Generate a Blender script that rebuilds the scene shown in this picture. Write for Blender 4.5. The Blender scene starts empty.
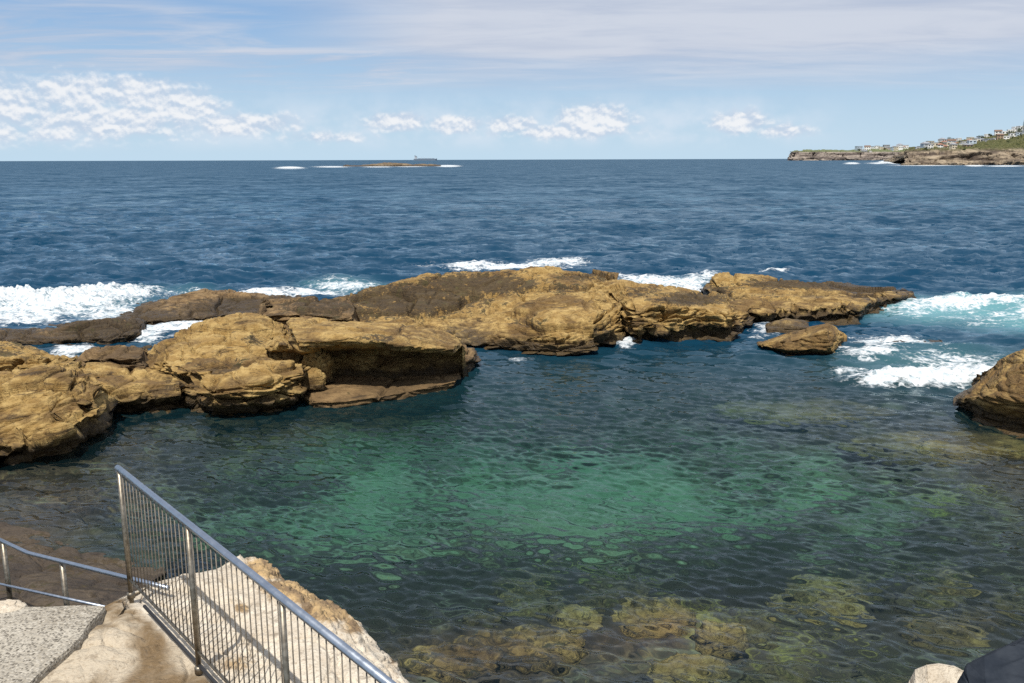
import bpy, math, random
import numpy as np
from mathutils import Vector, Matrix

random.seed(7)
C = bpy.context.scene.collection
SC = bpy.context.scene

# ------------------------------------------------------------------ camera, sky, sun, exposure
F = 887.0
H = 6.0
PITCH = math.atan((341.5 - 159.5) / F)
ROLL = -3 / 1024.0
SUN_EL = math.radians(60)
SUN_FROM = math.radians(180 + 8)          # compass bearing (from +Y, clockwise) the sun stands at

cam = bpy.data.cameras.new('camera')
cam.sensor_width = 36
cam.lens = F / 1024 * 36
cam.clip_end = 120000
cam.clip_start = 0.05
camo = bpy.data.objects.new('camera', cam)
C.objects.link(camo)
camo.matrix_world = Matrix.Translation((0, 0, H)) @ Matrix.Rotation(math.pi / 2 - PITCH, 4, 'X') @ Matrix.Rotation(ROLL, 4, 'Z')
SC.camera = camo

SC.view_settings.view_transform = 'Standard'
SC.view_settings.look = 'None'
SC.view_settings.exposure = 0.0
SC.view_settings.gamma = 1.0
SC.render.engine = 'CYCLES'
SC.cycles.use_denoising = False
SC.cycles.max_bounces = 8
SC.cycles.transmission_bounces = 6
SC.cycles.glossy_bounces = 4
SC.cycles.diffuse_bounces = 3
SC.cycles.transparent_max_bounces = 8
SC.cycles.caustics_reflective = False
SC.cycles.caustics_refractive = True
SC.cycles.sample_clamp_indirect = 4.0

sun = bpy.data.lights.new('sun', 'SUN')
sun.energy = 5.0
sun.angle = math.radians(0.5)
sun.color = (1.0, 0.95, 0.87)
suno = bpy.data.objects.new('sun', sun)
C.objects.link(suno)
sdir = Vector((math.sin(SUN_FROM) * math.cos(SUN_EL), math.cos(SUN_FROM) * math.cos(SUN_EL), math.sin(SUN_EL)))
suno.rotation_euler = sdir.to_track_quat('Z', 'Y').to_euler()
suno.location = (0, -10, 40)


class N:
    """tiny node-graph helper: wraps an output socket with arithmetic"""
    def __init__(s, t, o): s.t, s.o = t, o
    def _m(s, op, *a, clamp=False):
        n = s.t.nodes.new('ShaderNodeMath'); n.operation = op; n.use_clamp = clamp
        for i, v in enumerate((s,) + a):
            if isinstance(v, N): s.t.links.new(v.o, n.inputs[i])
            else: n.inputs[i].default_value = v
        return N(s.t, n.outputs[0])
    def __add__(s, b): return s._m('ADD', b)
    def __radd__(s, b): return s._m('ADD', b)
    def __sub__(s, b): return s._m('SUBTRACT', b)
    def __rsub__(s, b): return (s * -1) + b
    def __mul__(s, b): return s._m('MULTIPLY', b)
    def __rmul__(s, b): return s._m('MULTIPLY', b)
    def __truediv__(s, b): return s._m('DIVIDE', b)
    def pow(s, b): return s._m('POWER', b)
    def exp(s): return s._m('EXPONENT')
    def abs(s): return s._m('ABSOLUTE')
    def clamp(s): return s._m('ADD', 0.0, clamp=True)
    def max(s, b): return s._m('MAXIMUM', b)
    def min(s, b): return s._m('MINIMUM', b)
    def step(s, a, b, lo=0.0, hi=1.0):
        n = s.t.nodes.new('ShaderNodeMapRange'); n.interpolation_type = 'SMOOTHSTEP'
        s.t.links.new(s.o, n.inputs['Value'])
        for k, v in (('From Min', a), ('From Max', b), ('To Min', lo), ('To Max', hi)):
            if isinstance(v, N): s.t.links.new(v.o, n.inputs[k])
            else: n.inputs[k].default_value = v
        return N(s.t, n.outputs[0])


class T:
    """node tree builder"""
    def __init__(s, tree): s.t = tree
    def node(s, typ, **kw):
        n = s.t.nodes.new(typ)
        for k, v in kw.items(): setattr(n, k, v)
        return n
    def link(s, a, b): s.t.links.new(a.o if isinstance(a, N) else a, b)
    def put(s, sock, v):
        if isinstance(v, N): s.t.links.new(v.o, sock)
        elif isinstance(v, bpy.types.NodeSocket): s.t.links.new(v, sock)
        else:
            if isinstance(v, tuple) and len(v) == 3 and sock.type == 'RGBA': v = v + (1,)
            sock.default_value = v
    def noise(s, vec=None, scale=1.0, detail=4.0, rough=0.55, dist=0.0, color=False):
        n = s.node('ShaderNodeTexNoise')
        if vec is not None: s.put(n.inputs['Vector'], vec)
        n.inputs['Scale'].default_value = scale; n.inputs['Detail'].default_value = detail
        n.inputs['Roughness'].default_value = rough; n.inputs['Distortion'].default_value = dist
        return N(s.t, n.outputs['Color' if color else 0])
    def vor(s, vec, scale, feature='F1', out='Distance', rnd=1.0):
        n = s.node('ShaderNodeTexVoronoi', feature=feature)
        s.put(n.inputs['Vector'], vec); n.inputs['Scale'].default_value = scale
        n.inputs['Randomness'].default_value = rnd
        return N(s.t, n.outputs[out])
    def mapping(s, vec, scale=(1, 1, 1), loc=(0, 0, 0), rot=(0, 0, 0)):
        n = s.node('ShaderNodeMapping'); s.put(n.inputs[0], vec)
        n.inputs['Scale'].default_value = scale; n.inputs['Location'].default_value = loc; n.inputs['Rotation'].default_value = rot
        return N(s.t, n.outputs[0])
    def mix(s, f, a, b):
        n = s.node('ShaderNodeMix', data_type='RGBA')
        s.put(n.inputs[0], f); s.put(n.inputs[6], a); s.put(n.inputs[7], b)
        return N(s.t, n.outputs[2])
    def comb(s, x, y, z):
        n = s.node('ShaderNodeCombineXYZ')
        for i, v in enumerate((x, y, z)): s.put(n.inputs[i], v)
        return N(s.t, n.outputs[0])
    def sep(s, v):
        n = s.node('ShaderNodeSeparateXYZ'); s.put(n.inputs[0], v)
        return [N(s.t, n.outputs[i]) for i in range(3)]
    def vmath(s, op, a, b=None, scale=None):
        n = s.node('ShaderNodeVectorMath', operation=op); s.put(n.inputs[0], a)
        if b is not None: s.put(n.inputs[1], b)
        if scale is not None: s.put(n.inputs['Scale'], scale)
        return N(s.t, n.outputs['Value' if op in ('DOT_PRODUCT', 'LENGTH') else 0])
    def attr(s, name, color=False):
        n = s.node('ShaderNodeAttribute', attribute_name=name)
        return N(s.t, n.outputs['Color' if color else 'Fac'])
    def mixsh(s, f, a, b):
        n = s.node('ShaderNodeMixShader'); s.put(n.inputs[0], f); s.link(a, n.inputs[1]); s.link(b, n.inputs[2])
        return N(s.t, n.outputs[0])


# ---- sky: Nishita plus two cloud layers laid out by compass direction and elevation
world = bpy.data.worlds.new('World'); SC.world = world
world.use_nodes = True
wt = world.node_tree
for n in list(wt.nodes): wt.nodes.remove(n)
w = T(wt)
sky = w.node('ShaderNodeTexSky', sky_type='NISHITA')
sky.sun_disc = False
sky.sun_elevation = SUN_EL
sky.sun_rotation = SUN_FROM
sky.altitude = 10; sky.air_density = 1.0; sky.dust_density = 0.2; sky.ozone_density = 2.0
tc = w.node('ShaderNodeTexCoord')
d = N(wt, tc.outputs['Generated'])
dx, dy, dz = w.sep(d)
at = w.node('ShaderNodeMath', operation='ARCTAN2'); w.link(dx, at.inputs[0]); w.link(dy, at.inputs[1])
az = N(wt, at.outputs[0]) * 57.2958
el = dz._m('ARCSINE') * 57.2958
# high streaky veil
zz = dz.max(0.02) + 0.05
pl = w.comb(dx / zz * 0.32, dy / zz, 0.0)
veil = w.noise(w.mapping(pl, rot=(0, 0, 0.14), loc=(3.1, 0.4, 0)), 0.55, 7, 0.56, 0.35)
fine = w.noise(w.mapping(pl, scale=(1.5, 1, 1), rot=(0, 0, 0.2), loc=(9.7, 1.4, 0)), 2.2, 5, 0.6, 0.6)
def g1(v, c, s): return (((v - c) / s).pow(2.0) * -1.0).exp()
edge = el + (veil - 0.5) * 7.0 + (fine - 0.5) * 1.5
sheet = edge.step(2.6, 7.8) * (az + (veil - 0.5) * 22).step(-17, 0)          # grey-white sheet, centre and right
topbank = (el + (veil - 0.5) * 5.0).step(8.6, 10.6)                          # along the top
streak = (g1(edge, 6.3, 1.7) * 0.95 * (1.0 - az.step(-8, 4)) + g1(edge, 8.4, 0.5) * 0.4) * fine.step(0.3, 0.7)
cover = ((sheet * 1.05).max(topbank * 0.85).max(streak * 1.15) * (veil * 0.5 + fine * 0.5).step(0.2, 0.5, 0.6, 1.0)).clamp()
shade = (veil * 0.6 + fine * 0.4).step(0.4, 0.62)
veilcol = w.mix(shade, (0.48, 0.55, 0.69), (0.62, 0.67, 0.77))
# cumulus row above the horizon
ce = w.comb(az * 0.55, el * 0.72, 0.0)
puff = w.noise(ce, 1.9, 5, 0.52, 0.1) * 0.6 + w.noise(w.mapping(ce, loc=(2, 8, 0)), 0.8, 3, 0.5) * 0.4
puff2 = w.noise(w.mapping(ce, loc=(5, 2.2, 0)), 0.55, 3, 0.5)
def blob(a, e, sa, se, k=1.0):
    q = ((az - a) / sa).pow(2.0) + ((el - e) / se).pow(2.0)
    return (q * -1.0).exp() * k
def px(x, y): return math.degrees(math.atan((x - 512) / F)) , (159.5 - y) / F * 57.3 * 0.985
blobs = None
for (x, y, rx, ry, k) in [(20, 110, 90, 26, .76), (95, 100, 80, 20, .82), (110, 124, 130, 22, .76), (40, 136, 120, 12, .6), (190, 110, 45, 17, .95),
                          (255, 126, 60, 13, .85), (150, 100, 60, 18, .85), (400, 124, 36, 11, .95), (455, 126, 34, 10, .9), (512, 126, 26, 11, .95),
                          (592, 122, 40, 17, 1.1), (560, 133, 90, 9, .75), (735, 126, 32, 12, 1.0), (770, 134, 40, 8, .7), (40, 146, 140, 9, .45),
                          (330, 138, 60, 8, .6)]:
    a, e = px(x, y)
    b = blob(a, e, rx / F * 57.3, ry / F * 57.3, k)
    blobs = b if blobs is None else blobs.max(b)
dens = blobs * 1.10 + (puff - 0.5) * 1.35 + (puff2 - 0.5) * 0.3
cum = dens.step(0.26, 0.80) * el.step(0.35, 1.3)
bank = g1(el, 2.0, 1.5) * (puff2 * 0.6 + puff * 0.4).step(0.38, 0.62) * (1.0 - az.step(14, 22)) * 0.65 * el.step(0.2, 1.2)
up = w.noise(w.mapping(ce, loc=(0.04, 0.14, 0)), 1.9, 5, 0.52, 0.1) * 0.6 + w.noise(w.mapping(ce, loc=(2, 8.14, 0)), 0.8, 3, 0.5) * 0.4
lit = (puff - up) * 5.0 + (dens - 0.5) * 0.6 + 0.35
cumcol = w.mix(lit.step(0.05, 0.95), (0.55, 0.65, 0.79), (0.91, 0.92, 0.94))
haze_low = (el.abs() / -1.6).exp() * 0.5
sk = N(wt, sky.outputs[0])
skb = w.vmath('SCALE', sk, scale=0.06)
grad = w.mix(el.step(0, 13), (0.54, 0.73, 0.90), (0.20, 0.41, 0.76))
skb = w.mix(el.step(22, 8) * 0.85, skb, grad)
c1 = w.mix(haze_low, skb, (0.55, 0.74, 0.90))
c2 = w.mix(cover * el.step(1.0, 5.0), c1, veilcol)
c2 = w.mix(bank, c2, (0.72, 0.80, 0.90))
c3 = w.mix(cum * 0.88, c2, cumcol)
bg = w.node('ShaderNodeBackground'); w.link(c3, bg.inputs[0]); bg.inputs[1].default_value = 1.0
wo = w.node('ShaderNodeOutputWorld'); w.link(bg.outputs[0], wo.inputs[0])

# ------------------------------------------------------------------ geometry helpers
def ray(x, y):
    x, y = np.asarray(x, float), np.asarray(y, float)
    u = (x - 512) / F; v = -(y - 341.5) / F
    c, s = math.cos(ROLL), math.sin(ROLL)
    u, v = c * u - s * v, s * u + c * v
    return np.stack([u, math.cos(PITCH) + math.sin(PITCH) * v, -math.sin(PITCH) + math.cos(PITCH) * v], -1)

def on_z(x, y, z=0.0):
    """point at height z seen along a line of sight"""
    r = ray(x, y); t = (z - H) / np.minimum(r[..., 2], -1e-5)
    return r * t[..., None] + np.array([0, 0, H])

def on_y(x, y, Y):
    r = ray(x, y); t = np.asarray(Y) / r[..., 1]
    return r * t[..., None] + np.array([0, 0, H])

def to_px(P):
    P = np.asarray(P, float) - np.array([0, 0, H])
    c, s = math.cos(PITCH), math.sin(PITCH)
    zf = P[..., 1] * c - P[..., 2] * s
    v = P[..., 1] * s + P[..., 2] * c
    u = P[..., 0] / zf; v = v / zf
    cr, sr = math.cos(ROLL), math.sin(ROLL)
    u, v = cr * u + sr * v, -sr * u + cr * v
    return 512 + F * u, 341.5 - F * v

M32 = np.uint64(0xFFFFFFFF)
def _hash(ix, iy, iz, seed):
    h = (ix.astype(np.int64) * 374761393 + iy.astype(np.int64) * 668265263 + iz.astype(np.int64) * 2147483647 + seed * 974634777).astype(np.uint64) & M32
    h = ((h ^ (h >> np.uint64(13))) * np.uint64(1274126177)) & M32
    h = ((h ^ (h >> np.uint64(16))) * np.uint64(2246822519)) & M32
    return h ^ (h >> np.uint64(15))

def perlin(P, seed=0):
    P = np.asarray(P, float)
    I = np.floor(P).astype(np.int64); f = P - I
    u = f * f * f * (f * (f * 6 - 15) + 10)
    out = 0
    for cx in (0, 1):
        for cy in (0, 1):
            for cz in (0, 1):
                h = _hash(I[..., 0] + cx, I[..., 1] + cy, I[..., 2] + cz, seed)
                g = [((h >> np.uint64(k)) & np.uint64(255)).astype(float) / 127.5 - 1 for k in (0, 8, 16)]
                dot = g[0] * (f[..., 0] - cx) + g[1] * (f[..., 1] - cy) + g[2] * (f[..., 2] - cz)
                out = out + dot * np.where(cx, u[..., 0], 1 - u[..., 0]) * np.where(cy, u[..., 1], 1 - u[..., 1]) * np.where(cz, u[..., 2], 1 - u[..., 2])
    return out * 1.2

def fbm(P, octs=4, seed=0, gain=0.5, ridge=False):
    a, s, q = 1.0, 0.0, 0.0
    P = np.asarray(P, float)
    for o in range(octs):
        n = perlin(P * (2.03 ** o) + 17.3 * o, seed + o)
        if ridge: n = 1 - 2 * np.abs(n)
        s = s + a * n; q += a; a *= gain
    return s / q

def smooth(a, b, x):
    t = np.clip((np.asarray(x, float) - a) / (b - a), 0, 1)
    return t * t * (3 - 2 * t)

def mesh_np(name, V, Fq, mat, parent=None, shade=True, attrs=None):
    """one mesh object from arrays; faces are an (n,k) array or a list of lists"""
    me = bpy.data.meshes.new(name)
    V = np.asarray(V, np.float32)
    me.vertices.add(len(V)); me.vertices.foreach_set('co', V.ravel())
    if isinstance(Fq, np.ndarray):
        n, k = Fq.shape
        me.loops.add(n * k); me.loops.foreach_set('vertex_index', Fq.astype(np.int32).ravel())
        me.polygons.add(n)
        me.polygons.foreach_set('loop_start', np.arange(0, n * k, k, dtype=np.int32))
    else:
        me.loops.add(sum(len(q) for q in Fq)); me.loops.foreach_set('vertex_index', [i for q in Fq for i in q])
        me.polygons.add(len(Fq))
        st, a = [], 0
        for q in Fq: st.append(a); a += len(q)
        me.polygons.foreach_set('loop_start', st)
    me.update(calc_edges=True); me.validate()
    me.polygons.foreach_set('use_smooth', [shade] * len(me.polygons))
    for k, v in (attrs or {}).items():
        v = np.asarray(v, np.float32)
        if v.ndim == 1:
            a = me.attributes.new(k, 'FLOAT', 'POINT'); a.data.foreach_set('value', v)
        else:
            a = me.attributes.new(k, 'FLOAT_COLOR', 'POINT')
            a.data.foreach_set('color', np.concatenate([v, np.ones((len(v), 1), np.float32)], 1).astype(np.float32).ravel())
    if mat: me.materials.append(mat)
    o = bpy.data.objects.new(name, me); C.objects.link(o)
    if parent: o.parent = parent
    return o

def grid_faces(nr, nc):
    i = np.arange(nr - 1)[:, None] * nc + np.arange(nc - 1)[None]
    return np.stack([i, i + 1, i + nc + 1, i + nc], -1).reshape(-1, 4)

class MB:
    """collects boxes, tubes and lathes into one mesh"""
    def __init__(s): s.v, s.f = [], []
    def add(s, v, f):
        b = len(s.v); s.v += [tuple(map(float, q)) for q in v]; s.f += [[b + i for i in q] for q in f]
    def box(s, c, size, rz=0.0, bevel=0.0, taper=1.0):
        x, y, z = (k / 2 for k in size); cs, sn = math.cos(rz), math.sin(rz)
        ring = [(-x, -y), (x, -y), (x, y), (-x, y)]
        if bevel:
            b = bevel
            ring = [(-x + b, -y), (x - b, -y), (x, -y + b), (x, y - b), (x - b, y), (-x + b, y), (-x, y - b), (-x, -y + b)]
        lay = [(-z, 1), (z, taper)] if not bevel else [(-z, 1), (z - bevel, taper), (z, taper * (1 - bevel / max(x, y)))]
        v = []
        for (h, k) in lay:
            for (a, b2) in ring: v.append((c[0] + (a * cs - b2 * sn) * k, c[1] + (a * sn + b2 * cs) * k, c[2] + h))
        n = len(ring); f = [list(range(n))[::-1], list(range((len(lay) - 1) * n, len(lay) * n))]
        for l in range(len(lay) - 1):
            for i in range(n): f.append([l * n + i, l * n + (i + 1) % n, (l + 1) * n + (i + 1) % n, (l + 1) * n + i])
        s.add(v, f)
    def tube(s, pts, r, seg=10, caps=True):
        pts = [Vector(p) for p in pts]; n = len(pts)
        rs = r if isinstance(r, (list, tuple)) else [r] * n
        v, f = [], []
        t0 = (pts[1] - pts[0]).normalized()
        up = Vector((0, 0, 1)) if abs(t0.z) < 0.9 else Vector((1, 0, 0))
        for i, p in enumerate(pts):
            t = (pts[min(i + 1, n - 1)] - pts[max(i - 1, 0)]).normalized()
            a = t.cross(up).normalized(); b = a.cross(t)
            for k in range(seg):
                th = 2 * math.pi * k / seg
                v.append(p + (a * math.cos(th) + b * math.sin(th)) * rs[i])
        for i in range(n - 1):
            for k in range(seg):
                f.append([i * seg + k, (i + 1) * seg + k, (i + 1) * seg + (k + 1) % seg, i * seg + (k + 1) % seg])
        if caps: f.append(list(range(seg))); f.append(list(range((n - 1) * seg, n * seg))[::-1])
        s.add(v, f)
    def build(s, name, mat, parent=None, shade=True):
        return mesh_np(name, s.v, s.f, mat, parent, shade)

def tag(o, label=None, cat=None, group=None, kind=None):
    for k, v in (('label', label), ('category', cat), ('group', group), ('kind', kind)):
        if v: o[k] = v
    return o

def empty(name, loc=(0, 0, 0), rz=0.0):
    o = bpy.data.objects.new(name, None); C.objects.link(o); o.location = loc; o.rotation_euler.z = rz
    o.empty_display_size = 0.2
    return o

def new_mat(name):
    m = bpy.data.materials.new(name); m.use_nodes = True
    t = m.node_tree
    for n in list(t.nodes): t.nodes.remove(n)
    b = T(t)
    out = b.node('ShaderNodeOutputMaterial')
    return m, b, out

def principled(b, out, color, rough=0.8, metal=0.0, normal=None, spec=0.4):
    p = b.node('ShaderNodeBsdfPrincipled')
    b.put(p.inputs['Base Color'], color); b.put(p.inputs['Roughness'], rough); b.put(p.inputs['Metallic'], metal)
    p.inputs['Specular IOR Level'].default_value = spec
    if normal is not None: b.link(normal, p.inputs['Normal'])
    b.link(p.outputs[0], out.inputs[0])
    return p

def bump(b, h, strength, dist):
    n = b.node('ShaderNodeBump'); n.inputs['Strength'].default_value = strength; n.inputs['Distance'].default_value = dist
    b.link(h, n.inputs['Height'])
    return N(b.t, n.outputs[0])

# ------------------------------------------------------------------ materials
def rock_material(name, ochre=(0.285, 0.175, 0.055), pale=(0.45, 0.31, 0.118), brown=(0.115, 0.066, 0.025), dark=(0.035, 0.025, 0.016),
                  tide=0.48, scale=1.0):
    m, b, out = new_mat(name)
    geo = b.node('ShaderNodeNewGeometry'); P = N(b.t, geo.outputs['Position'])
    x, y, z = b.sep(P)
    big = b.noise(P, 0.55 * scale, 5, 0.6, 0.4)
    mid = b.noise(P, 2.6 * scale, 6, 0.62, 0.3)
    fin = b.noise(P, 16 * scale, 5, 0.65)
    strat = b.noise(b.mapping(P, scale=(0.5, 0.5, 5.0)), 1.6 * scale, 5, 0.6, 0.5)
    gran = b.noise(P, 70 * scale, 3, 0.6)
    blot = b.noise(b.mapping(P, loc=(4, 9, 2)), 5.5 * scale, 6, 0.68, 0.5)
    col = b.mix(mid.step(0.38, 0.66), ochre, pale)
    col = b.mix((big * 0.65 + strat * 0.35).step(0.465, 0.585) * 0.85, col, brown)
    col = b.mix((blot * 0.9 + gran * 0.1).step(0.53, 0.64) * 0.7, col, tuple(k * 0.55 for k in brown))
    col = b.mix(strat.step(0.60, 0.66) * strat.step(0.74, 0.68) * 0.7, col, dark)
    col = b.mix(fin.step(0.54, 0.68) * 0.3, col, brown)
    col = b.mix(fin.step(0.47, 0.32) * 0.3, col, pale)
    col = b.mix(gran.step(0.58, 0.74) * 0.22, col, dark)
    # weed, lichen and barnacle cover, placed by a vertex attribute and broken up by noise
    weed = b.attr('weed')
    wm = (weed * 1.05 + (mid - 0.5) * 2.0 + (fin - 0.5) * 1.2 + (blot - 0.5) * 1.4).step(0.40, 0.70)
    weedcol = b.mix(fin.step(0.40, 0.66), dark, (0.075, 0.052, 0.026))
    weedcol = b.mix(mid.step(0.55, 0.7) * 0.5, weedcol, (0.05, 0.055, 0.015))
    col = b.mix(wm * 0.9, col, weedcol)
    # tide mark: wet, darkened by algae near the water
    tm = (z + (mid - 0.5) * 0.7 + (big - 0.5) * 0.6).step(tide + 0.1, tide - 0.22)
    col = b.mix(tm * 0.92, col, b.mix(fin.step(0.4, 0.6), dark, (0.075, 0.05, 0.022)))
    cr = b.vor(b.mapping(P, scale=(0.8, 0.8, 1.8)), 1.3 * scale, 'DISTANCE_TO_EDGE')
    pit = b.vor(P, 9 * scale)
    strat2 = b.noise(b.mapping(P, scale=(0.6, 0.6, 6.0), rot=(0.12, 0.1, 0)), 3.4 * scale, 6, 0.7, 0.4)
    hgt = fin * 0.35 + mid * 0.5 + strat * 0.7 + strat2 * 1.1 + pit.step(0.0, 0.35) * 0.12
    nb = bump(b, hgt + gran * 0.03 + blot * 0.25, 0.8, 0.10)
    rough = b.mix(tm, (0.9, 0.9, 0.9), (0.45, 0.45, 0.45))
    principled(b, out, col, rough, 0, nb, 0.3)
    return m

M_rock = rock_material('sandstone')
M_dry = rock_material('golden_boulder_sandstone', tide=0.12)
M_brown = rock_material('weathered_sandstone', ochre=(0.17, 0.105, 0.048), pale=(0.30, 0.20, 0.095), brown=(0.085, 0.055, 0.028), tide=0.45)
M_ledge = rock_material('low_ledge_sandstone', ochre=(0.16, 0.10, 0.045), pale=(0.24, 0.155, 0.07), brown=(0.10, 0.065, 0.03), tide=0.05)

M_sunk = rock_material('sunken_rock', ochre=(0.23, 0.145, 0.05), pale=(0.36, 0.25, 0.09), brown=(0.09, 0.055, 0.025), tide=-5.0, scale=1.2)
M_sunkweed = rock_material('weedy_sunken_rock', ochre=(0.12, 0.08, 0.035), pale=(0.19, 0.15, 0.05), brown=(0.05, 0.034, 0.022), tide=-5.0, scale=1.8)
M_wet = rock_material('wet_brown_rock', ochre=(0.072, 0.054, 0.038), pale=(0.115, 0.088, 0.060), brown=(0.045, 0.035, 0.028), tide=-5.0)

def pale_rock_material():
    m, b, out = new_mat('pale_sandstone')
    geo = b.node('ShaderNodeNewGeometry'); P = N(b.t, geo.outputs['Position'])
    x, y, z = b.sep(P)
    big = b.noise(P, 1.3, 5, 0.55, 0.5); mid = b.noise(P, 5, 6, 0.6, 0.4); fin = b.noise(P, 45, 4, 0.6)
    tan = b.attr('tan'); rust = b.attr('weed')
    col = b.mix(mid.step(0.35, 0.7), (0.50, 0.43, 0.335), (0.64, 0.575, 0.47))
    tanc = b.mix(big.step(0.38, 0.54), (0.47, 0.40, 0.30), (0.17, 0.115, 0.06))
    col = b.mix((tan + (mid - 0.5) * 0.8).step(0.35, 0.75), col, tanc)
    rc = b.mix(mid.step(0.4, 0.6), (0.46, 0.31, 0.14), (0.15, 0.09, 0.04))
    col = b.mix((rust * 1.2 + (mid - 0.5) * 1.6 + (fin - .5) * .3).step(0.4, 0.8) * 0.9, col, rc)
    col = b.mix(fin.step(0.52, 0.68) * 0.5, col, (0.26, 0.19, 0.12))
    grit = b.noise(P, 110, 3, 0.7); lich = b.noise(b.mapping(P, loc=(3, 1, 7)), 9, 6, 0.7, 0.4)
    col = b.mix(lich.step(0.55, 0.66) * 0.55, col, (0.17, 0.13, 0.09))
    col = b.mix(grit.step(0.56, 0.72) * 0.4, col, (0.15, 0.11, 0.07))
    col = b.mix(z.step(1.3, 0.5), col, (0.06, 0.045, 0.025))
    sw = b.noise(b.mapping(P, rot=(0.4, 0.3, 0)), 3.0, 3, 0.5, 2.2)
    nb = bump(b, mid * 0.8 + fin * 0.2 + sw * 0.5, 0.9, 0.06)
    principled(b, out, col, 0.92, 0, nb, 0.25)
    return m
M_pale = pale_rock_material()

def shade_rock_material():
    m, b, out = new_mat('shade_grey_rock')
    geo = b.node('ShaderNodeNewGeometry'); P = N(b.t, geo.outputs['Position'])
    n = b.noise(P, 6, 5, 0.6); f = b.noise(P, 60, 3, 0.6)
    col = b.mix(n.step(0.35, 0.65), (0.020, 0.025, 0.034), (0.034, 0.040, 0.050))  # blue-grey shade on a pale rock, put into the base colour
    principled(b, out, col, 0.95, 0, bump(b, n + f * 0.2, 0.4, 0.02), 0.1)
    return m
M_shade_rock = shade_rock_material()

def concrete_material():
    m, b, out = new_mat('exposed_aggregate_concrete')
    geo = b.node('ShaderNodeNewGeometry'); P = N(b.t, geo.outputs['Position'])
    v = b.node('ShaderNodeTexVoronoi', feature='F1'); b.put(v.inputs['Vector'], P); v.inputs['Scale'].default_value = 56
    dist = N(b.t, v.outputs['Distance']); cc = b.sep(N(b.t, v.outputs['Color']))[0]
    big = b.noise(P, 2.2, 4, 0.6)
    base = b.mix(big.step(0.35, 0.65), (0.30, 0.265, 0.21), (0.43, 0.39, 0.32))
    peb = b.mix(cc, (0.09, 0.078, 0.062), (0.47, 0.43, 0.36))
    col = b.mix(dist.step(0.64, 0.46), base, peb)
    nb = bump(b, dist * -1.0 + big * 0.5, 0.6, 0.012)
    principled(b, out, col, 0.95, 0, nb, 0.2)
    return m
M_conc = concrete_material()

def steel_material():
    m, b, out = new_mat('stainless_steel')
    geo = b.node('ShaderNodeNewGeometry'); P = N(b.t, geo.outputs['Position'])
    n = b.noise(P, 14, 4, 0.6)
    principled(b, out, b.mix(n, (0.33, 0.37, 0.43), (0.46, 0.50, 0.56)), n.step(0.3, 0.7, 0.28, 0.42), 0.95)
    return m
M_steel = steel_material()
def post_steel():
    m, b, out = new_mat('weathered_steel')
    geo = b.node('ShaderNodeNewGeometry'); P = N(b.t, geo.outputs['Position'])
    n = b.noise(P, 18, 4, 0.6)
    principled(b, out, b.mix(n.step(0.35, 0.65), (0.17, 0.145, 0.11), (0.30, 0.265, 0.21)), 0.42, 0.85)
    return m
M_post = post_steel()

def flat_mat(name, c, rough=0.8, var=0.25, scale=3.0):
    m, b, out = new_mat(name)
    geo = b.node('ShaderNodeNewGeometry'); n = b.noise(N(b.t, geo.outputs['Position']), scale, 3, 0.6)
    principled(b, out, b.mix(n.step(0.3, 0.7), tuple(k * (1 - var) for k in c), tuple(k * (1 + var) for k in c)), rough)
    return m
# ------------------------------------------------------------------ sea bed of the pool
def refr(x, y, depth):
    """where a line of sight that bends at the water surface meets a level `depth` below it"""
    P = on_z(x, y, 0.0); r = ray(x, y); h = np.hypot(r[..., 0], r[..., 1])
    inc = np.arctan2(h, -r[..., 2]); th = np.arcsin(np.clip(np.sin(inc) / 1.33, -1, 1))
    k = np.tan(th) * depth
    return np.stack([P[..., 0] + r[..., 0] / h * k, P[..., 1] + r[..., 1] / h * k], -1)

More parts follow.
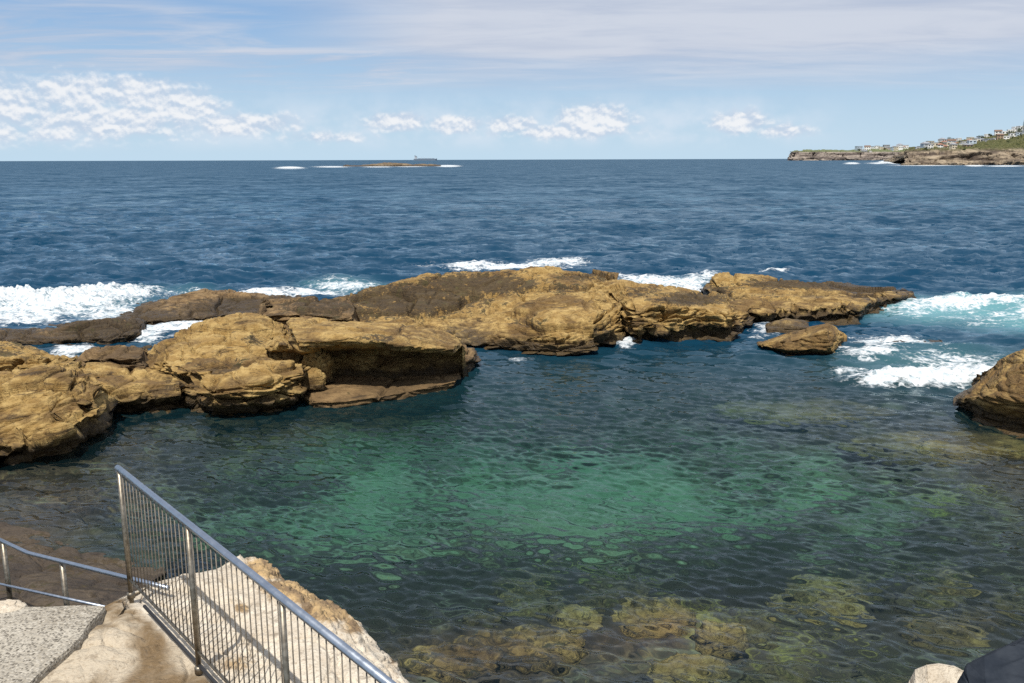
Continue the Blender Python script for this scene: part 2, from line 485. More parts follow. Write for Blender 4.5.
def bed_field(XY):
    """depth below the surface, and cover: (sand, weed, algae)"""
    X, Y = XY[..., 0], XY[..., 1]
    def g(px_, py_, rx, ry, k=1.0, dep=1.2):
        c = refr(px_, py_, dep); ex = refr(px_ + rx, py_, dep); ey = refr(px_, py_ - ry, dep)
        sx = abs(ex[0] - c[0]); sy = abs(ey[1] - c[1])
        return k * np.exp(-(((X - c[0]) / sx) ** 2 + ((Y - c[1]) / sy) ** 2))
    P3 = np.stack([X, Y, X * 0], -1)
    n1 = fbm(P3 * 0.35, 4, 101); n2 = fbm(P3 * 1.1, 4, 111); n3 = fbm(P3 * 3.3, 3, 121)
    D = 0.9 + 1.5 * np.clip(g(520, 460, 330, 70) + g(330, 500, 160, 60, .8) + g(760, 500, 200, 60, .7), 0, 1.25)
    D = D + 0.9 * g(560, 410, 160, 40)
    D = D - 1.0 * g(30, 530, 110, 60) - 0.65 * g(60, 440, 130, 30) - 0.6 * g(330, 420, 130, 16)
    D = D - 0.2 * g(880, 440, 110, 30) - 0.2 * g(800, 405, 70, 25) - 0.5 * g(990, 460, 60, 40)
    D = D - 0.55 * g(490, 655, 130, 40) - 0.3 * g(680, 640, 90, 40) - 0.3 * g(440, 670, 80, 40)
    D = D - 0.35 * g(850, 615, 190, 46) - 0.55 * g(670, 625, 80, 34) - 0.3 * g(520, 645, 90, 26)
    D = np.clip(D, 0.12, 3.2)
    D = D + n1 * 0.35 - 0.30 * smooth(0.0, 0.6, n2) - 0.12 * n3 * smooth(0.2, -0.3, n1)
    D = np.maximum(D, 0.10)
    sand0 = np.clip(g(560, 455, 230, 42, .95) + g(700, 480, 160, 30, .6) + 0.8 * g(415, 445, 120, 28) + 0.35 * g(350, 485, 110, 30) + n1 * 0.9 - 0.25 * smooth(0, .5, n2), 0, 1)
    sand = smooth(-0.1, 1.25, sand0 * 1.15 + n1 * 0.5 + n2 * 0.35)
    weed = np.clip(0.25 + g(620, 535, 260, 42, .75) + g(560, 570, 200, 25, .7) + g(820, 570, 220, 45, .8) + g(300, 540, 150, 50, .35) + g(480, 650, 90, 35, .35) + g(300, 465, 140, 15, .4)
                   + g(900, 640, 120, 40, .5) - sand * 0.7 + n1 * 0.4 + n2 * 0.6 + 0.12, 0, 1)
    algae = np.clip(g(590, 530, 70, 14, .9) + g(660, 550, 60, 14, .7) + g(920, 560, 110, 35, .9) + g(760, 470, 200, 24, .5) + g(640, 630, 60, 28, .8) + g(790, 650, 110, 40, .9) + g(230, 440, 90, 18, .8)
                    + g(110, 490, 90, 18, .7) + g(410, 480, 90, 30, .5) + g(960, 490, 70, 20, .8) + g(720, 640, 40, 20, .9) + n3 * 0.3 - 0.1, 0, 1)
    return D, sand, weed, algae

# ------------------------------------------------------------------ rocks
def poly(pts, n):
    """resample a pixel polyline to n points, evenly along its length"""
    P = np.array(pts, float)
    L = np.r_[0, np.cumsum(np.hypot(*np.diff(P, axis=0).T))]
    t = np.linspace(0, L[-1], n)
    return np.interp(t, L, P[:, 0]), np.interp(t, L, P[:, 1])

ROCKS = {}
def cells(Q, seed):
    """jittered-grid Voronoi: random value and tilt of the nearest cell, offset from its centre, distance to its edge"""
    I = np.floor(Q).astype(np.int64)
    best = np.full(Q.shape[:-1], 9e9); sec = best.copy()
    off = np.zeros(Q.shape); rnd = np.zeros(Q.shape)
    for cx in (-1, 0, 1):
        for cy in (-1, 0, 1):
            for cz in (-1, 0, 1):
                h = _hash(I[..., 0] + cx, I[..., 1] + cy, I[..., 2] + cz, seed)
                r = np.stack([((h >> np.uint64(k)) & np.uint64(1023)).astype(float) / 1023 for k in (0, 10, 20)], -1)
                o = Q - (I + np.array([cx, cy, cz]) + 0.1 + 0.8 * r)
                d = (o ** 2).sum(-1)
                near = d < best
                sec = np.where(near, best, np.minimum(sec, d))
                best = np.where(near, d, best)
                off = np.where(near[..., None], o, off); rnd = np.where(near[..., None], r, rnd)
    return rnd, off, np.sqrt(sec) - np.sqrt(best)
def rock(name, label, rows, mat=None, seed=1, rough=1.0, weed=(), bottom=-2.6, back=0.8, cat='rock', group=None,
         res=1.5, strata=1.0, soft=1, tilt=(0, 0), attrs2=None, scale=1.0):
    """a boulder lofted through outline rows given front to back; each row has its own distance or height:
    ('z', h) lies on the plane z=h, ('f', d) stands d metres behind the first row, ('Y', y) at a fixed distance"""
    xs = [p[0] for r in rows for p in r[2]]
    width = max(xs) - min(xs)
    n = int(np.clip(width * res * 1.25, 30, 460))
    rings = []
    f0 = None
    for mode, val, pts in rows:
        x, y = poly(pts, n)
        if mode == 'z': P = on_z(x, y, val)
        elif mode == 'Y': P = on_y(x, y, np.full(n, val))
        else:
            v = np.asarray(val, float)
            off = np.interp(np.linspace(0, 1, n), np.linspace(0, 1, len(v)), v) if v.ndim else v
            P = on_y(x, y, f0 + off)
        if f0 is None: f0 = P[:, 1].copy()
        rings.append(P)
    fr = rings[0].copy(); fr[:, 2] = bottom; fr[:, 1] += 0.25
    bk = rings[-1].copy(); bk[:, 1] += back; bk[:, 2] = np.maximum(np.minimum(bk[:, 2] - 0.6, 0.2), bottom + 0.05)
    bb = bk.copy(); bb[:, 2] = bottom; bb[:, 1] += 0.3
    rings = [fr] + rings + [bk, bb]
    # close the two ends
    R = np.stack(rings)
    for side in (0, -1):
        prof = R[:, side]; c = prof[2:-2].mean(0) if len(prof) > 5 else prof.mean(0)
        out = (R[:, side] - R[:, 1 if side == 0 else -2]).mean(0); out[2] = 0; out /= np.linalg.norm(out) + 1e-9; out *= min(1.0, 0.35 * np.linalg.norm(R[2, -1] - R[2, 0]))
        e1 = prof * 0.8 + c * 0.2 + out * 0.12; e2 = prof * 0.4 + c * 0.6 + out * 0.20; e3 = prof * 0.0 + c + out * 0.2
        add = np.stack([e3, e2, e1], 1) if side == 0 else np.stack([e1, e2, e3], 1)
        R = np.concatenate([add, R], 1) if side == 0 else np.concatenate([R, add], 1)
    # subdivide between rows in proportion to their pixel spacing
    out = []
    for i in range(len(R) - 1):
        a, b2 = R[i], R[i + 1]
        pa, pb = to_px(a), to_px(b2)
        gap = np.percentile(np.hypot(pa[0] - pb[0], pa[1] - pb[1]), 80)
        if i == 0 or i >= len(R) - 3: gap = min(gap, 30) * 0.5
        k = int(np.clip(gap * res, 3, 110))
        for j in range(k): out.append(a + (b2 - a) * (j / k))
    out.append(R[-1])
    G = np.stack(out); nr, nc = G.shape[:2]
    for _ in range(2 * soft):                                   # round the loft's edges a little
        Q = G.copy()
        Q[1:-1] = G[1:-1] * 0.5 + (G[:-2] + G[2:]) * 0.25
        G = Q
    def normals(G):
        du = np.gradient(G, axis=1); dv = np.gradient(G, axis=0)
        nn = np.cross(du, dv); nn /= np.linalg.norm(nn, axis=-1, keepdims=True) + 1e-9
        return nn
    nn = normals(G)
    if (nn[nr // 2, nc // 2, 2] < 0): nn = -nn
    P = G + seed * 7.31
    q = P * np.array([1, 1, 1.0]); q[..., 2] += P[..., 0] * tilt[0] + P[..., 1] * tilt[1]
    sc = scale
    dsp = 0.12 * sc * fbm(P * 0.75 / sc, 3, seed) + 0.035 * sc * fbm(P * 2.8 / sc, 4, seed + 9, 0.55)
    dsp = dsp + 0.075 * sc * fbm(q * np.array([0.7, 0.7, 3.4]) / sc, 4, seed + 15, 0.5, True) + 0.03 * sc * fbm(q * np.array([1.7, 1.7, 8.5]) / sc, 3, seed + 18, 0.6, True)
    warp = fbm(P * 0.6, 3, seed + 21) * 0.7
    flat = 1 - np.abs(nn[..., 2])
    s = q[..., 2] * 3.4 + warp * 2.2
    fr_ = s - np.floor(s)
    ledge = np.minimum(fr_ / 0.75, (1 - fr_) / 0.25) - 0.5
    ledge2 = ((s * 2.7) % 1.0); ledge2 = np.minimum(ledge2 / 0.7, (1 - ledge2) / 0.3) - 0.5
    dsp = dsp + strata * (0.19 * ledge * (0.25 + flat) + 0.085 * ledge2 * (0.3 + flat)) * smooth(-0.5, 0.25, fbm(P * 0.9, 2, seed + 33) + 0.15)
    # joints and cracks: blocks set at their own heights and tilts
    wq = q + 0.25 * np.stack([perlin(q * 0.9, seed + 71), perlin(q * 0.9, seed + 72), 0.5 * perlin(q * 0.9, seed + 73)], -1)
    for (sx, sz, amp, tl, cw) in ((2.2, 0.60, 0.30, 0.30, 0.05), (1.0, 0.24, 0.05, 0.05, 0.05)):
        rn, of, ed = cells(wq / sc / np.array([sx, sx * 0.8, sz]), seed + int(sx * 10))
        dsp = dsp + strata ** 0.5 * sc * (amp * (rn[..., 0] - 0.5) + tl * ((rn[..., 1] - .5) * of[..., 0] + (rn[..., 2] - .5) * of[..., 1]) - amp * 0.8 * np.exp(-(ed / cw) ** 2))
    cr = np.abs(perlin(q * np.array([0.55, 0.55, 0.9]) / sc, seed + 41)); dsp = dsp - 0.12 * sc * np.exp(-(cr / 0.035) ** 2)
    cr2 = np.abs(perlin(q * np.array([0.9, 0.9, 4.2]) / sc, seed + 51)); dsp = dsp - 0.13 * sc * np.exp(-(cr2 / 0.04) ** 2)
    pits = fbm(P * 6.5, 2, seed + 61); dsp = dsp - 0.045 * smooth(0.2, 0.5, pits)
    dsp = dsp - dsp.mean() - 0.08
    dsp = dsp * (0.6 + 0.45 * smooth(0.0, 0.45, flat))                 # bedding planes on top are smoother than the broken faces
    if mat is M_pale and weed:                                        # the honeycombed rim
        xg, yg = to_px(G); wg = np.zeros(xg.shape)
        for (cx, cy, rx, ry, k) in weed: wg = np.maximum(wg, k * np.exp(-((xg - cx) / rx) ** 2 - ((yg - cy) / ry) ** 2))
        dsp = dsp + wg * (0.16 * fbm(P * 5.0, 4, seed + 81, 0.6, True) - 0.10 * smooth(0.1, 0.4, fbm(P * 7, 2, seed + 85)))
    G2 = G + nn * (dsp * rough)[..., None]
    V = G2.reshape(-1, 3)
    at = np.zeros(len(V)); x, y = to_px(V)
    for (cx, cy, rx, ry, k) in weed:
        at = np.maximum(at, k * np.exp(-(((x - cx) / rx) ** 2 + ((y - cy) / ry) ** 2) ** (1.0 if mat is M_pale else 1.5)))
    A = {'weed': at}
    if attrs2: A.update({k: fn(V) for k, fn in attrs2.items()})
    o = mesh_np(name, V, grid_faces(nr, nc)[:, ::-1], mat or M_rock, attrs=A)
    # face the skin outward
    if np.mean(np.einsum('ij,ij->i', nn.reshape(-1, 3), np.cross(np.gradient(G2, axis=0), np.gradient(G2, axis=1)).reshape(-1, 3))) < 0: o.data.flip_normals()
    tag(o, label, cat, group)
    ROCKS[name + str(seed)] = G2
    return o

# front left shelf and its neighbours
rock('rock_shelf', 'layered ochre rock at the left edge with overlapping tilted slabs above the pool', [
    ('z', 0.0, [(-90, 478), (0, 464), (56, 455), (102, 436)]),
    ('f', 0.25, [(-90, 468), (0, 458), (50, 448), (101, 431)]),
    ('f', -0.35, [(-90, 458), (0, 451), (27, 444), (66, 429), (84, 415), (97, 400)]),
    ('f', 0.1, [(-90, 436), (0, 430), (30, 422), (66, 406), (93, 393)]),
    ('f', 1.2, [(-90, 400), (0, 398), (36, 390), (68, 379), (90, 384)]),
    ('f', 2.6, [(-90, 372), (0, 376), (30, 371), (58, 366), (84, 371)]),
    ('f', 3.6, [(-90, 364), (0, 369), (30, 366), (56, 364), (76, 366)]),
], seed=3, tilt=(-0.35, 0.0), strata=1.6)
rock('rock', 'dark brown low rock behind the layered shelf at the left edge', [
    ('z', 0.7, [(-60, 374), (0, 372), (40, 370), (76, 362)]),
    ('f', 0.2, [(-60, 356), (0, 358), (35, 356), (74, 357)]),
    ('f', 1.6, [(-60, 344), (0, 344), (24, 347), (48, 353), (70, 358)]),
    ('f', 2.6, [(-60, 341), (0, 343), (24, 346), (48, 352), (70, 357)]),
], seed=5, weed=[(10, 350, 60, 12, .5)])
rock('boulder', 'squat ochre boulder between the layered shelf and the big slab boulder', [
    ('z', 0.0, [(108, 420), (118, 418), (150, 414), (183, 409)]),
    ('f', 0.3, [(106, 413), (118, 412), (150, 408), (182, 404)]),
    ('f', -0.2, [(97, 401), (112, 402), (135, 400), (163, 399), (182, 395)]),
    ('f', 0.15, [(92, 386), (110, 385), (150, 384), (180, 382)]),
    ('f', 1.3, [(86, 372), (110, 372), (146, 374), (176, 376)]),
    ('f', 2.6, [(84, 363), (105, 362), (136, 366), (170, 373)]),
], seed=8, cat='boulder')
rock('rock', 'small brown rock lump beside the white tide channel on the left', [
    ('z', 0.6, [(84, 368), (110, 369), (140, 369)]),
    ('f', 0.1, [(86, 357), (110, 356), (139, 358)]),
    ('f', 0.9, [(87, 350), (100, 346), (120, 344), (138, 347)]),
    ('f', 1.6, [(88, 349), (100, 345), (120, 343), (138, 346)]),
], seed=11, mat=M_brown)
rock('slab_boulder', 'largest ochre boulder of the left cluster with a broad sloping top slab', [
    ('z', 0.0, [(196, 408), (213, 420), (253, 417), (306, 405)]),
    ('f', 0.45, [(194, 404), (213, 415), (253, 412), (306, 401)]),
    ('f', -0.25, [(190, 397), (213, 408), (250, 405), (282, 402), (304, 396)]),
    ('f', -0.1, [(188, 386), (205, 390), (245, 386), (282, 378), (304, 372)]),
    ('f', 0.6, [(184, 378), (205, 374), (245, 372), (290, 362), (302, 364)]),
    ('f', 2.4, [(138, 366), (165, 362), (205, 358), (250, 354), (294, 359)]),
    ('f', 4.2, [(138, 355), (165, 345), (200, 338), (250, 336), (292, 344)]),
    ('f', 6.2, [(140, 352), (170, 338), (190, 328), (215, 321), (238, 317), (262, 316), (285, 324), (294, 336)]),
    ('f', 6.9, [(140, 351), (170, 337), (190, 327), (215, 320), (238, 316), (262, 315), (285, 323), (294, 335)]),
], seed=14, cat='boulder', tilt=(0.12, -0.05), weed=[(252, 340, 22, 6, .5), (225, 362, 40, 5, .35)])
rock('rock', 'wedge shaped ochre rock with a dark hollow between the slab boulder and the cave block', [
    ('z', 0.75, [(266, 364), (280, 366), (300, 364)]),
    ('f', 0.3, [(270, 356), (284, 352), (300, 355)]),
    ('f', -0.1, [(268, 350), (282, 345), (299, 349)]),
    ('f', 0.6, [(264, 343), (280, 338), (296, 342)]),
    ('f', 1.4, [(274, 337), (283, 334), (294, 338)]),
], seed=17, rough=0.7)
rock('cave_block', 'long flat topped ochre block with a deep black overhang above a low ledge', [
    ('f', 0.0, [(306, 372), (330, 372), (393, 371), (452, 366)]) if False else ('z', 0.45, [(306, 368), (330, 370), (393, 369), (452, 362)]),
    ('f', 0.05, [(306, 356), (330, 352), (393, 352), (452, 354)]),
    ('f', -1.55, [(302, 352), (320, 349), (346, 345), (373, 345), (403, 352), (425, 353), (454, 355)]),
    ('f', -1.7, [(296, 342), (320, 341), (346, 339), (373, 340), (403, 346), (425, 347), (454, 349)]),
    ('f', -1.2, [(292, 331), (320, 332), (346, 332), (396, 336), (430, 340), (456, 344)]),
    ('f', 0.5, [(290, 322), (320, 323), (346, 324), (396, 328), (436, 332), (458, 339)]),
    ('f', 1.9, [(292, 317), (320, 318), (346, 319), (396, 323), (440, 329), (458, 337)]),
], seed=20, cat='boulder', rough=0.62, strata=0.6, weed=[(378, 338, 26, 5, .6), (420, 340, 30, 4, .3)])
rock('rock_ledge', 'low flat brown ledge under the black overhang at the pool edge', [
    ('z', 0.0, [(302, 402), (312, 408), (346, 408), (396, 400), (430, 393), (455, 388)]),
    ('f', -0.05, [(300, 398), (312, 401), (346, 401), (396, 394), (430, 387), (455, 381)]),
    ('f', 0.4, [(299, 391), (312, 393), (346, 393), (396, 387), (430, 381), (455, 376)]),
    ('f', 1.8, [(300, 380), (330, 379), (393, 376), (453, 370)]),
    ('f', 2.8, [(302, 372), (330, 371), (393, 368), (453, 362)]),
], seed=29, mat=M_ledge, rough=0.45, back=0.4)
rock('rock', 'small knobbly brown rock at the right end of the cave block', [
    ('z', 0.0, [(450, 372), (460, 376), (470, 373), (478, 366)]),
    ('f', -0.05, [(450, 362), (460, 364), (470, 362), (477, 359)]),
    ('f', 0.5, [(451, 352), (462, 349), (472, 352), (476, 356)]),
    ('f', 1.2, [(452, 347), (463, 344), (472, 348), (475, 353)]),
], seed=32, rough=0.6, mat=M_brown)
# weedy seaward rocks on the left
rock('rock', 'dark low barnacled rock between the left surf and the tide channel', [
    ('z', 0.0, [(-70, 350), (0, 349), (40, 349), (76, 346), (110, 345), (139, 340)]),
    ('f', 0.1, [(-70, 342), (0, 341), (40, 341), (76, 338), (110, 337), (139, 332)]),
    ('f', 1.0, [(-70, 332), (0, 331), (26, 332), (60, 329), (76, 324), (100, 322), (139, 324)]),
    ('f', 2.0, [(-70, 328), (0, 327), (26, 328), (54, 327), (76, 320), (100, 319), (138, 318)]),
    ('f', 2.8, [(-70, 327), (0, 326), (26, 327), (54, 326), (76, 319), (100, 318), (137, 317)]),
], seed=35, mat=M_brown, weed=[(110, 328, 60, 16, .95), (0, 335, 60, 8, .5)])
rock('rock_ridge', 'long dark barnacled ridge in front of the left breaking surf', [
    ('z', 0.0, [(100, 326), (150, 327), (190, 324), (230, 320), (300, 320)]),
    ('f', 0.1, [(103, 320), (150, 320), (190, 317), (230, 314), (300, 312)]),
    ('f', 1.8, [(108, 315), (145, 308), (190, 303), (230, 304), (300, 304)]),
    ('f', 3.6, [(112, 312), (145, 302), (178, 293), (205, 288), (216, 290), (240, 293), (300, 296)]),
    ('f', 4.4, [(112, 311), (145, 301), (178, 292), (205, 287), (216, 289), (240, 292), (300, 295)]),
], seed=38, mat=M_brown, weed=[(230, 306, 50, 10, .8), (140, 312, 30, 10, .45), (285, 305, 30, 10, .9)], tilt=(-0.1, 0))
rock('rock', 'narrow stepped dark rock behind the slab boulder and the cave block', [
    ('z', 0.9, [(255, 324), (300, 324), (352, 326)]),
    ('f', 0.0, [(258, 314), (300, 313), (350, 316)]),
    ('f', 1.5, [(262, 306), (300, 302), (350, 306)]),
    ('f', 3.0, [(276, 300), (300, 297), (345, 297)]),
], seed=40, mat=M_brown, weed=[(320, 306, 50, 14, .8)])
# the long barrier
rock('rock_hump', 'broad weedy rock hump with a golden pool-side face in the middle of the barrier', [
    ('z', 0.0, [(310, 362), (400, 362), (462, 350), (490, 350), (519, 354), (556, 359), (596, 356), (618, 343)]),
    ('f', 0.0, [(310, 350), (400, 350), (462, 343), (490, 344), (519, 348), (556, 351), (596, 347), (620, 335)]),
    ('f', 0.35, [(310, 340), (400, 340), (462, 337), (490, 336), (519, 337), (546, 333), (582, 334), (619, 322)]),
    ('f', 1.3, [(312, 330), (400, 330), (462, 330), (485, 328), (519, 327), (546, 320), (582, 314), (617, 310)]),
    ('f', 3.4, [(314, 318), (380, 316), (440, 313), (480, 314), (532, 308), (579, 301), (616, 300)]),
    ('f', 6.0, [(318, 308), (370, 302), (430, 295), (480, 293), (532, 288), (579, 285), (614, 286)]),
    ('f', 8.2, [(322, 302), (350, 293), (393, 284), (426, 275), (479, 272), (546, 270), (579, 272), (612, 277)]),
    ('f', 9.4, [(324, 300), (350, 291), (393, 282), (426, 272.5), (479, 269.5), (546, 267.5), (579, 269.5), (610, 275)]),
], seed=44, tilt=(-0.12, 0.1), strata=1.3, weed=[(410, 300, 90, 20, .95), (480, 284, 75, 13, .95), (560, 288, 36, 7, .6), (530, 322, 28, 8, .45), (350, 312, 40, 14, .8), (600, 335, 10, 14, .7), (590, 277, 40, 6, .7)], scale=1.25)
rock('rock', 'ochre barrier rock with a blocky face right of the central hump', [
    ('z', 0.0, [(624, 338), (637, 347), (676, 343), (710, 340), (733, 342), (748, 329)]),
    ('f', 0.3, [(624, 333), (637, 341), (676, 337), (710, 333), (733, 335), (748, 325)]),
    ('f', -0.15, [(622, 322), (637, 329), (676, 326), (710, 324), (733, 326), (747, 320)]),
    ('f', 0.2, [(621, 309), (640, 308), (668, 305), (706, 310), (732, 314), (746, 315)]),
    ('f', 2.2, [(614, 297), (640, 296), (676, 297), (712, 303), (745, 310)]),
    ('f', 5.0, [(608, 288), (640, 287), (676, 289), (712, 295), (743, 304)]),
    ('f', 7.2, [(606, 279), (633, 283), (676, 288), (712, 293), (741, 302)]),
    ('f', 8.0, [(606, 277), (633, 282), (676, 287.5), (712, 292.5), (741, 301)]),
], seed=48, strata=1.3, weed=[(690, 299, 44, 8, .95), (640, 291, 30, 7, .6), (628, 330, 6, 16, .5)], scale=1.1)
rock('rock_spit', 'long low ochre rock reaching right to the surf at the end of the barrier', [
    ('z', 0.0, [(736, 322), (766, 325), (816, 323), (850, 322), (874, 311), (899, 304), (912, 300)]),
    ('f', 0.4, [(736, 318), (766, 321), (816, 319), (850, 317), (874, 307), (899, 301), (912, 298)]),
    ('f', -0.1, [(736, 312), (766, 314), (816, 313), (850, 310), (874, 301), (899, 297), (911, 295)]),
    ('f', 1.0, [(730, 303), (766, 304), (816, 304), (850, 302), (878, 296), (909, 292)]),
    ('f', 4.0, [(716, 294), (760, 291), (816, 292), (850, 293), (878, 291), (905, 290)]),
    ('f', 7.0, [(702, 287), (712, 279), (740, 276), (786, 281), (833, 284), (872, 288), (895, 288.5)]),
    ('f', 7.8, [(701, 285), (711, 276), (740, 273.5), (786, 278.5), (833, 282), (872, 286), (893, 287)]),
], seed=52, strata=1.2, weed=[(790, 284, 60, 6, .95), (720, 292, 22, 10, .6), (850, 287, 40, 5, .8), (770, 296, 40, 5, .45)], scale=1.1)
rock('boulder', 'wedge shaped ochre boulder alone in the gap before the barrier spit', [
    ('z', 0.0, [(758, 348), (786, 356), (806, 357), (834, 359), (846, 345)]),
    ('f', 0.35, [(759, 347), (786, 354), (806, 354), (834, 356), (845, 342)]),
    ('f', -0.15, [(758, 345), (786, 350), (806, 350), (826, 350), (845, 336)]),
    ('f', 0.1, [(760, 343), (786, 340), (806, 336), (826, 331), (843, 333)]),
    ('f', 1.2, [(764, 340), (786, 334), (806, 329), (828, 324), (840, 329)]),
    ('f', 1.7, [(766, 339), (786, 333), (806, 328), (828, 323), (838, 328)]),
], seed=56, rough=0.38, cat='boulder', strata=0.5, mat=M_dry)
rock('rock', 'small pale brown rock just behind the lone wedge boulder', [
    ('z', 0.0, [(766, 334), (785, 335), (812, 334)]),
    ('f', 0.1, [(767, 328), (785, 327), (810, 328)]),
    ('f', 0.8, [(769, 323), (786, 318.5), (804, 321)]),
    ('f', 1.3, [(770, 322), (786, 317.5), (803, 320)]),
], seed=59, rough=0.45)
rock('boulder', 'rounded ochre boulder cut by the right edge with a dark undercut base', [
    ('z', 0.0, [(956, 411), (979, 426), (1006, 435), (1024, 440), (1075, 448), (1140, 440)]),
    ('f', 0.5, [(957, 408), (979, 416), (1006, 424), (1024, 428), (1075, 434), (1140, 425)]),
    ('f', 0.05, [(956, 402), (979, 404), (1006, 409), (1024, 412), (1075, 416), (1140, 410)]),
    ('f', 0.0, [(957, 398), (980, 396), (1006, 396), (1024, 398), (1075, 400), (1140, 395)]),
    ('f', 0.9, [(964, 392), (983, 383), (1006, 372), (1024, 368), (1075, 368), (1140, 372)]),
    ('f', 2.2, [(968, 388), (984, 375), (1004, 357), (1024, 348), (1070, 338), (1140, 350)]),
    ('f', 3.0, [(969, 387), (984, 374), (1004, 356), (1024, 347), (1070, 337), (1140, 349)]),
], seed=62, rough=0.45, strata=0.4, cat='boulder')
rock('rock', 'small dark rock awash in the white water beyond the right boulder', [
    ('z', 0.0, [(880, 342), (910, 344), (945, 343)]),
    ('f', 0.3, [(886, 340.5), (910, 339.5), (940, 341)]),
    ('f', 1.2, [(890, 339), (910, 336.8), (936, 338.8)]),
], seed=65, rough=0.3, mat=M_brown, weed=[(910, 338, 60, 20, .9)])
for (lab, pts, sd) in [('small dark rock tip poking out of the left surf', [(48, 328), (56, 329), (64, 327)], 67),
                       ('tiny dark rock in the left surf nearest the image edge', [(8, 327), (15, 328), (23, 327)], 69)]:
    rock('rock', lab, [('z', 0.0, pts), ('f', 0.1, [(a, b - 3) for a, b in pts]), ('f', 0.5, [(a * .7 + pts[1][0] * .3, b - 5) for a, b in pts])],
         seed=sd, rough=0.2, mat=M_brown, weed=[(pts[1][0], 325, 30, 20, 1)])

def dome(name, c, r, seed, mat, rough=0.35, weed=0.0, ztop=None):
    th, ph = np.meshgrid(np.linspace(0, 2 * math.pi, 73)[:-1], np.linspace(0.02, math.pi * 0.62, 36))
    U = np.stack([np.cos(th) * np.sin(ph), np.sin(th) * np.sin(ph), np.cos(ph)], -1)
    S = np.sign(U) * np.abs(U) ** 0.8 * np.array(r)                       # a little blocky
    k = fbm(S / max(r[:2]) * 1.6 + seed, 4, seed, 0.55)
    rn, of, ed = cells(S / max(r[:2]) * 2.2 + seed, seed)
    S = S * (1 + rough * (k + 0.55 * (rn[..., :1].squeeze(-1) - 0.5) - 0.4 * np.exp(-(ed / 0.07) ** 2)))[..., None] + np.array(c)
    if ztop is not None: S[..., 2] = np.minimum(S[..., 2], ztop)
    fcs = [[i * 72 + j, (i + 1) * 72 + j, (i + 1) * 72 + (j + 1) % 72, i * 72 + (j + 1) % 72] for i in range(35) for j in range(72)] + [list(range(72))]
    return mesh_np(name, S.reshape(-1, 3), fcs, mat, attrs={'weed': np.full(S.size // 3, weed)})
for lab, x_, y_, r_, zt, sd, wd_ in [('largest golden brown boulder under the water near the bottom edge of the pool', 652, 612, (0.62, 0.42, 0.5), -0.10, 151, .25), ('pale yellowish boulder under the water right of the largest sunken one', 722, 634, (0.34, 0.28, 0.42), -0.06, 152, .05),
                               ('low sunken brown rock nearest the bottom edge of the photo', 690, 668, (0.5, 0.3, 0.3), -0.14, 153, .3), ('long brown weedy sunken rock left of the largest sunken boulder', 520, 640, (0.85, 0.35, 0.4), -0.16, 154, .4),
                               ('sunken brown slab beside the foot of the pale shelf', 455, 655, (0.6, 0.35, 0.3), -0.2, 155, .4), ('broad pale sunken ledge in the pool before the surf gap', 800, 408, (2.2, 0.9, 0.5), -0.10, 157, .1),
                               ('flat pale sunken ledge running under the right edge boulder', 975, 442, (2.6, 0.8, 0.6), -0.06, 158, .15)]:
    c = refr(np.array(float(x_)), np.array(float(y_)), 0.35)
    tag(dome('sunken_boulder', (c[0], c[1], zt - r_[2]), r_, sd, M_sunk, 0.35, wd_, -0.05), lab, 'boulder', 'boulders under the pool water')
p_ = on_y(317, 362, 22.6); tag(dome('rock', (p_[0], p_[1], p_[2] - 0.25), (0.36, 0.3, 0.62), 23, M_rock, 0.35, 0.0), 'upright ochre rock lump at the left mouth of the black overhang', 'rock')
p_ = on_y(311, 377, 21.9); tag(dome('stone', (p_[0], p_[1], p_[2] - 0.12), (0.36, 0.28, 0.34), 27, M_rock, 0.18, 0.0), 'smooth yellow stone leaning beside the slab boulder on the ledge', 'stone')
rs_ = random.Random(3)
for k in range(30):
    x_, y_ = rs_.uniform(440, 1015), rs_.uniform(560, 690)
    if abs(x_ - 680) < 70 and y_ > 590: continue
    c = refr(np.array(x_), np.array(y_), 0.8); q_ = rs_.uniform(0.26, 0.6)
    dz_ = bed_field(np.array([c]))[0][0]
    tag(dome('sunken_rock', (c[0], c[1], -dz_ - 0.02), (q_, q_ * rs_.uniform(.5, .9), q_ * rs_.uniform(.5, .9)), 300 + k, M_sunkweed if k % 3 else M_sunk, 0.55, rs_.choice([.2, .35, .5, .6]), -0.06),
        'small mottled rock lying under the ripples in the near part of the pool', 'rock', 'small rocks on the pool bed')
rock('rock_shelf', 'dark wet brown rock shelf sloping into the pool behind the low stair handrail', [
    ('z', 1.0, [(-90, 650), (0, 632), (60, 624), (118, 614)]),
    ('z', 0.55, [(-90, 600), (0, 596), (60, 592), (122, 596)]),
    ('z', 0.20, [(-90, 560), (0, 560), (60, 566), (134, 584)]),
    ('z', 0.03, [(-90, 520), (0, 526), (66, 545), (146, 574)]),
    ('z', -0.12, [(-90, 490), (0, 500), (76, 520), (165, 560)])], mat=M_wet, seed=159, rough=0.35, strata=0.5, bottom=-1.2, weed=[(40, 560, 140, 60, .45)])
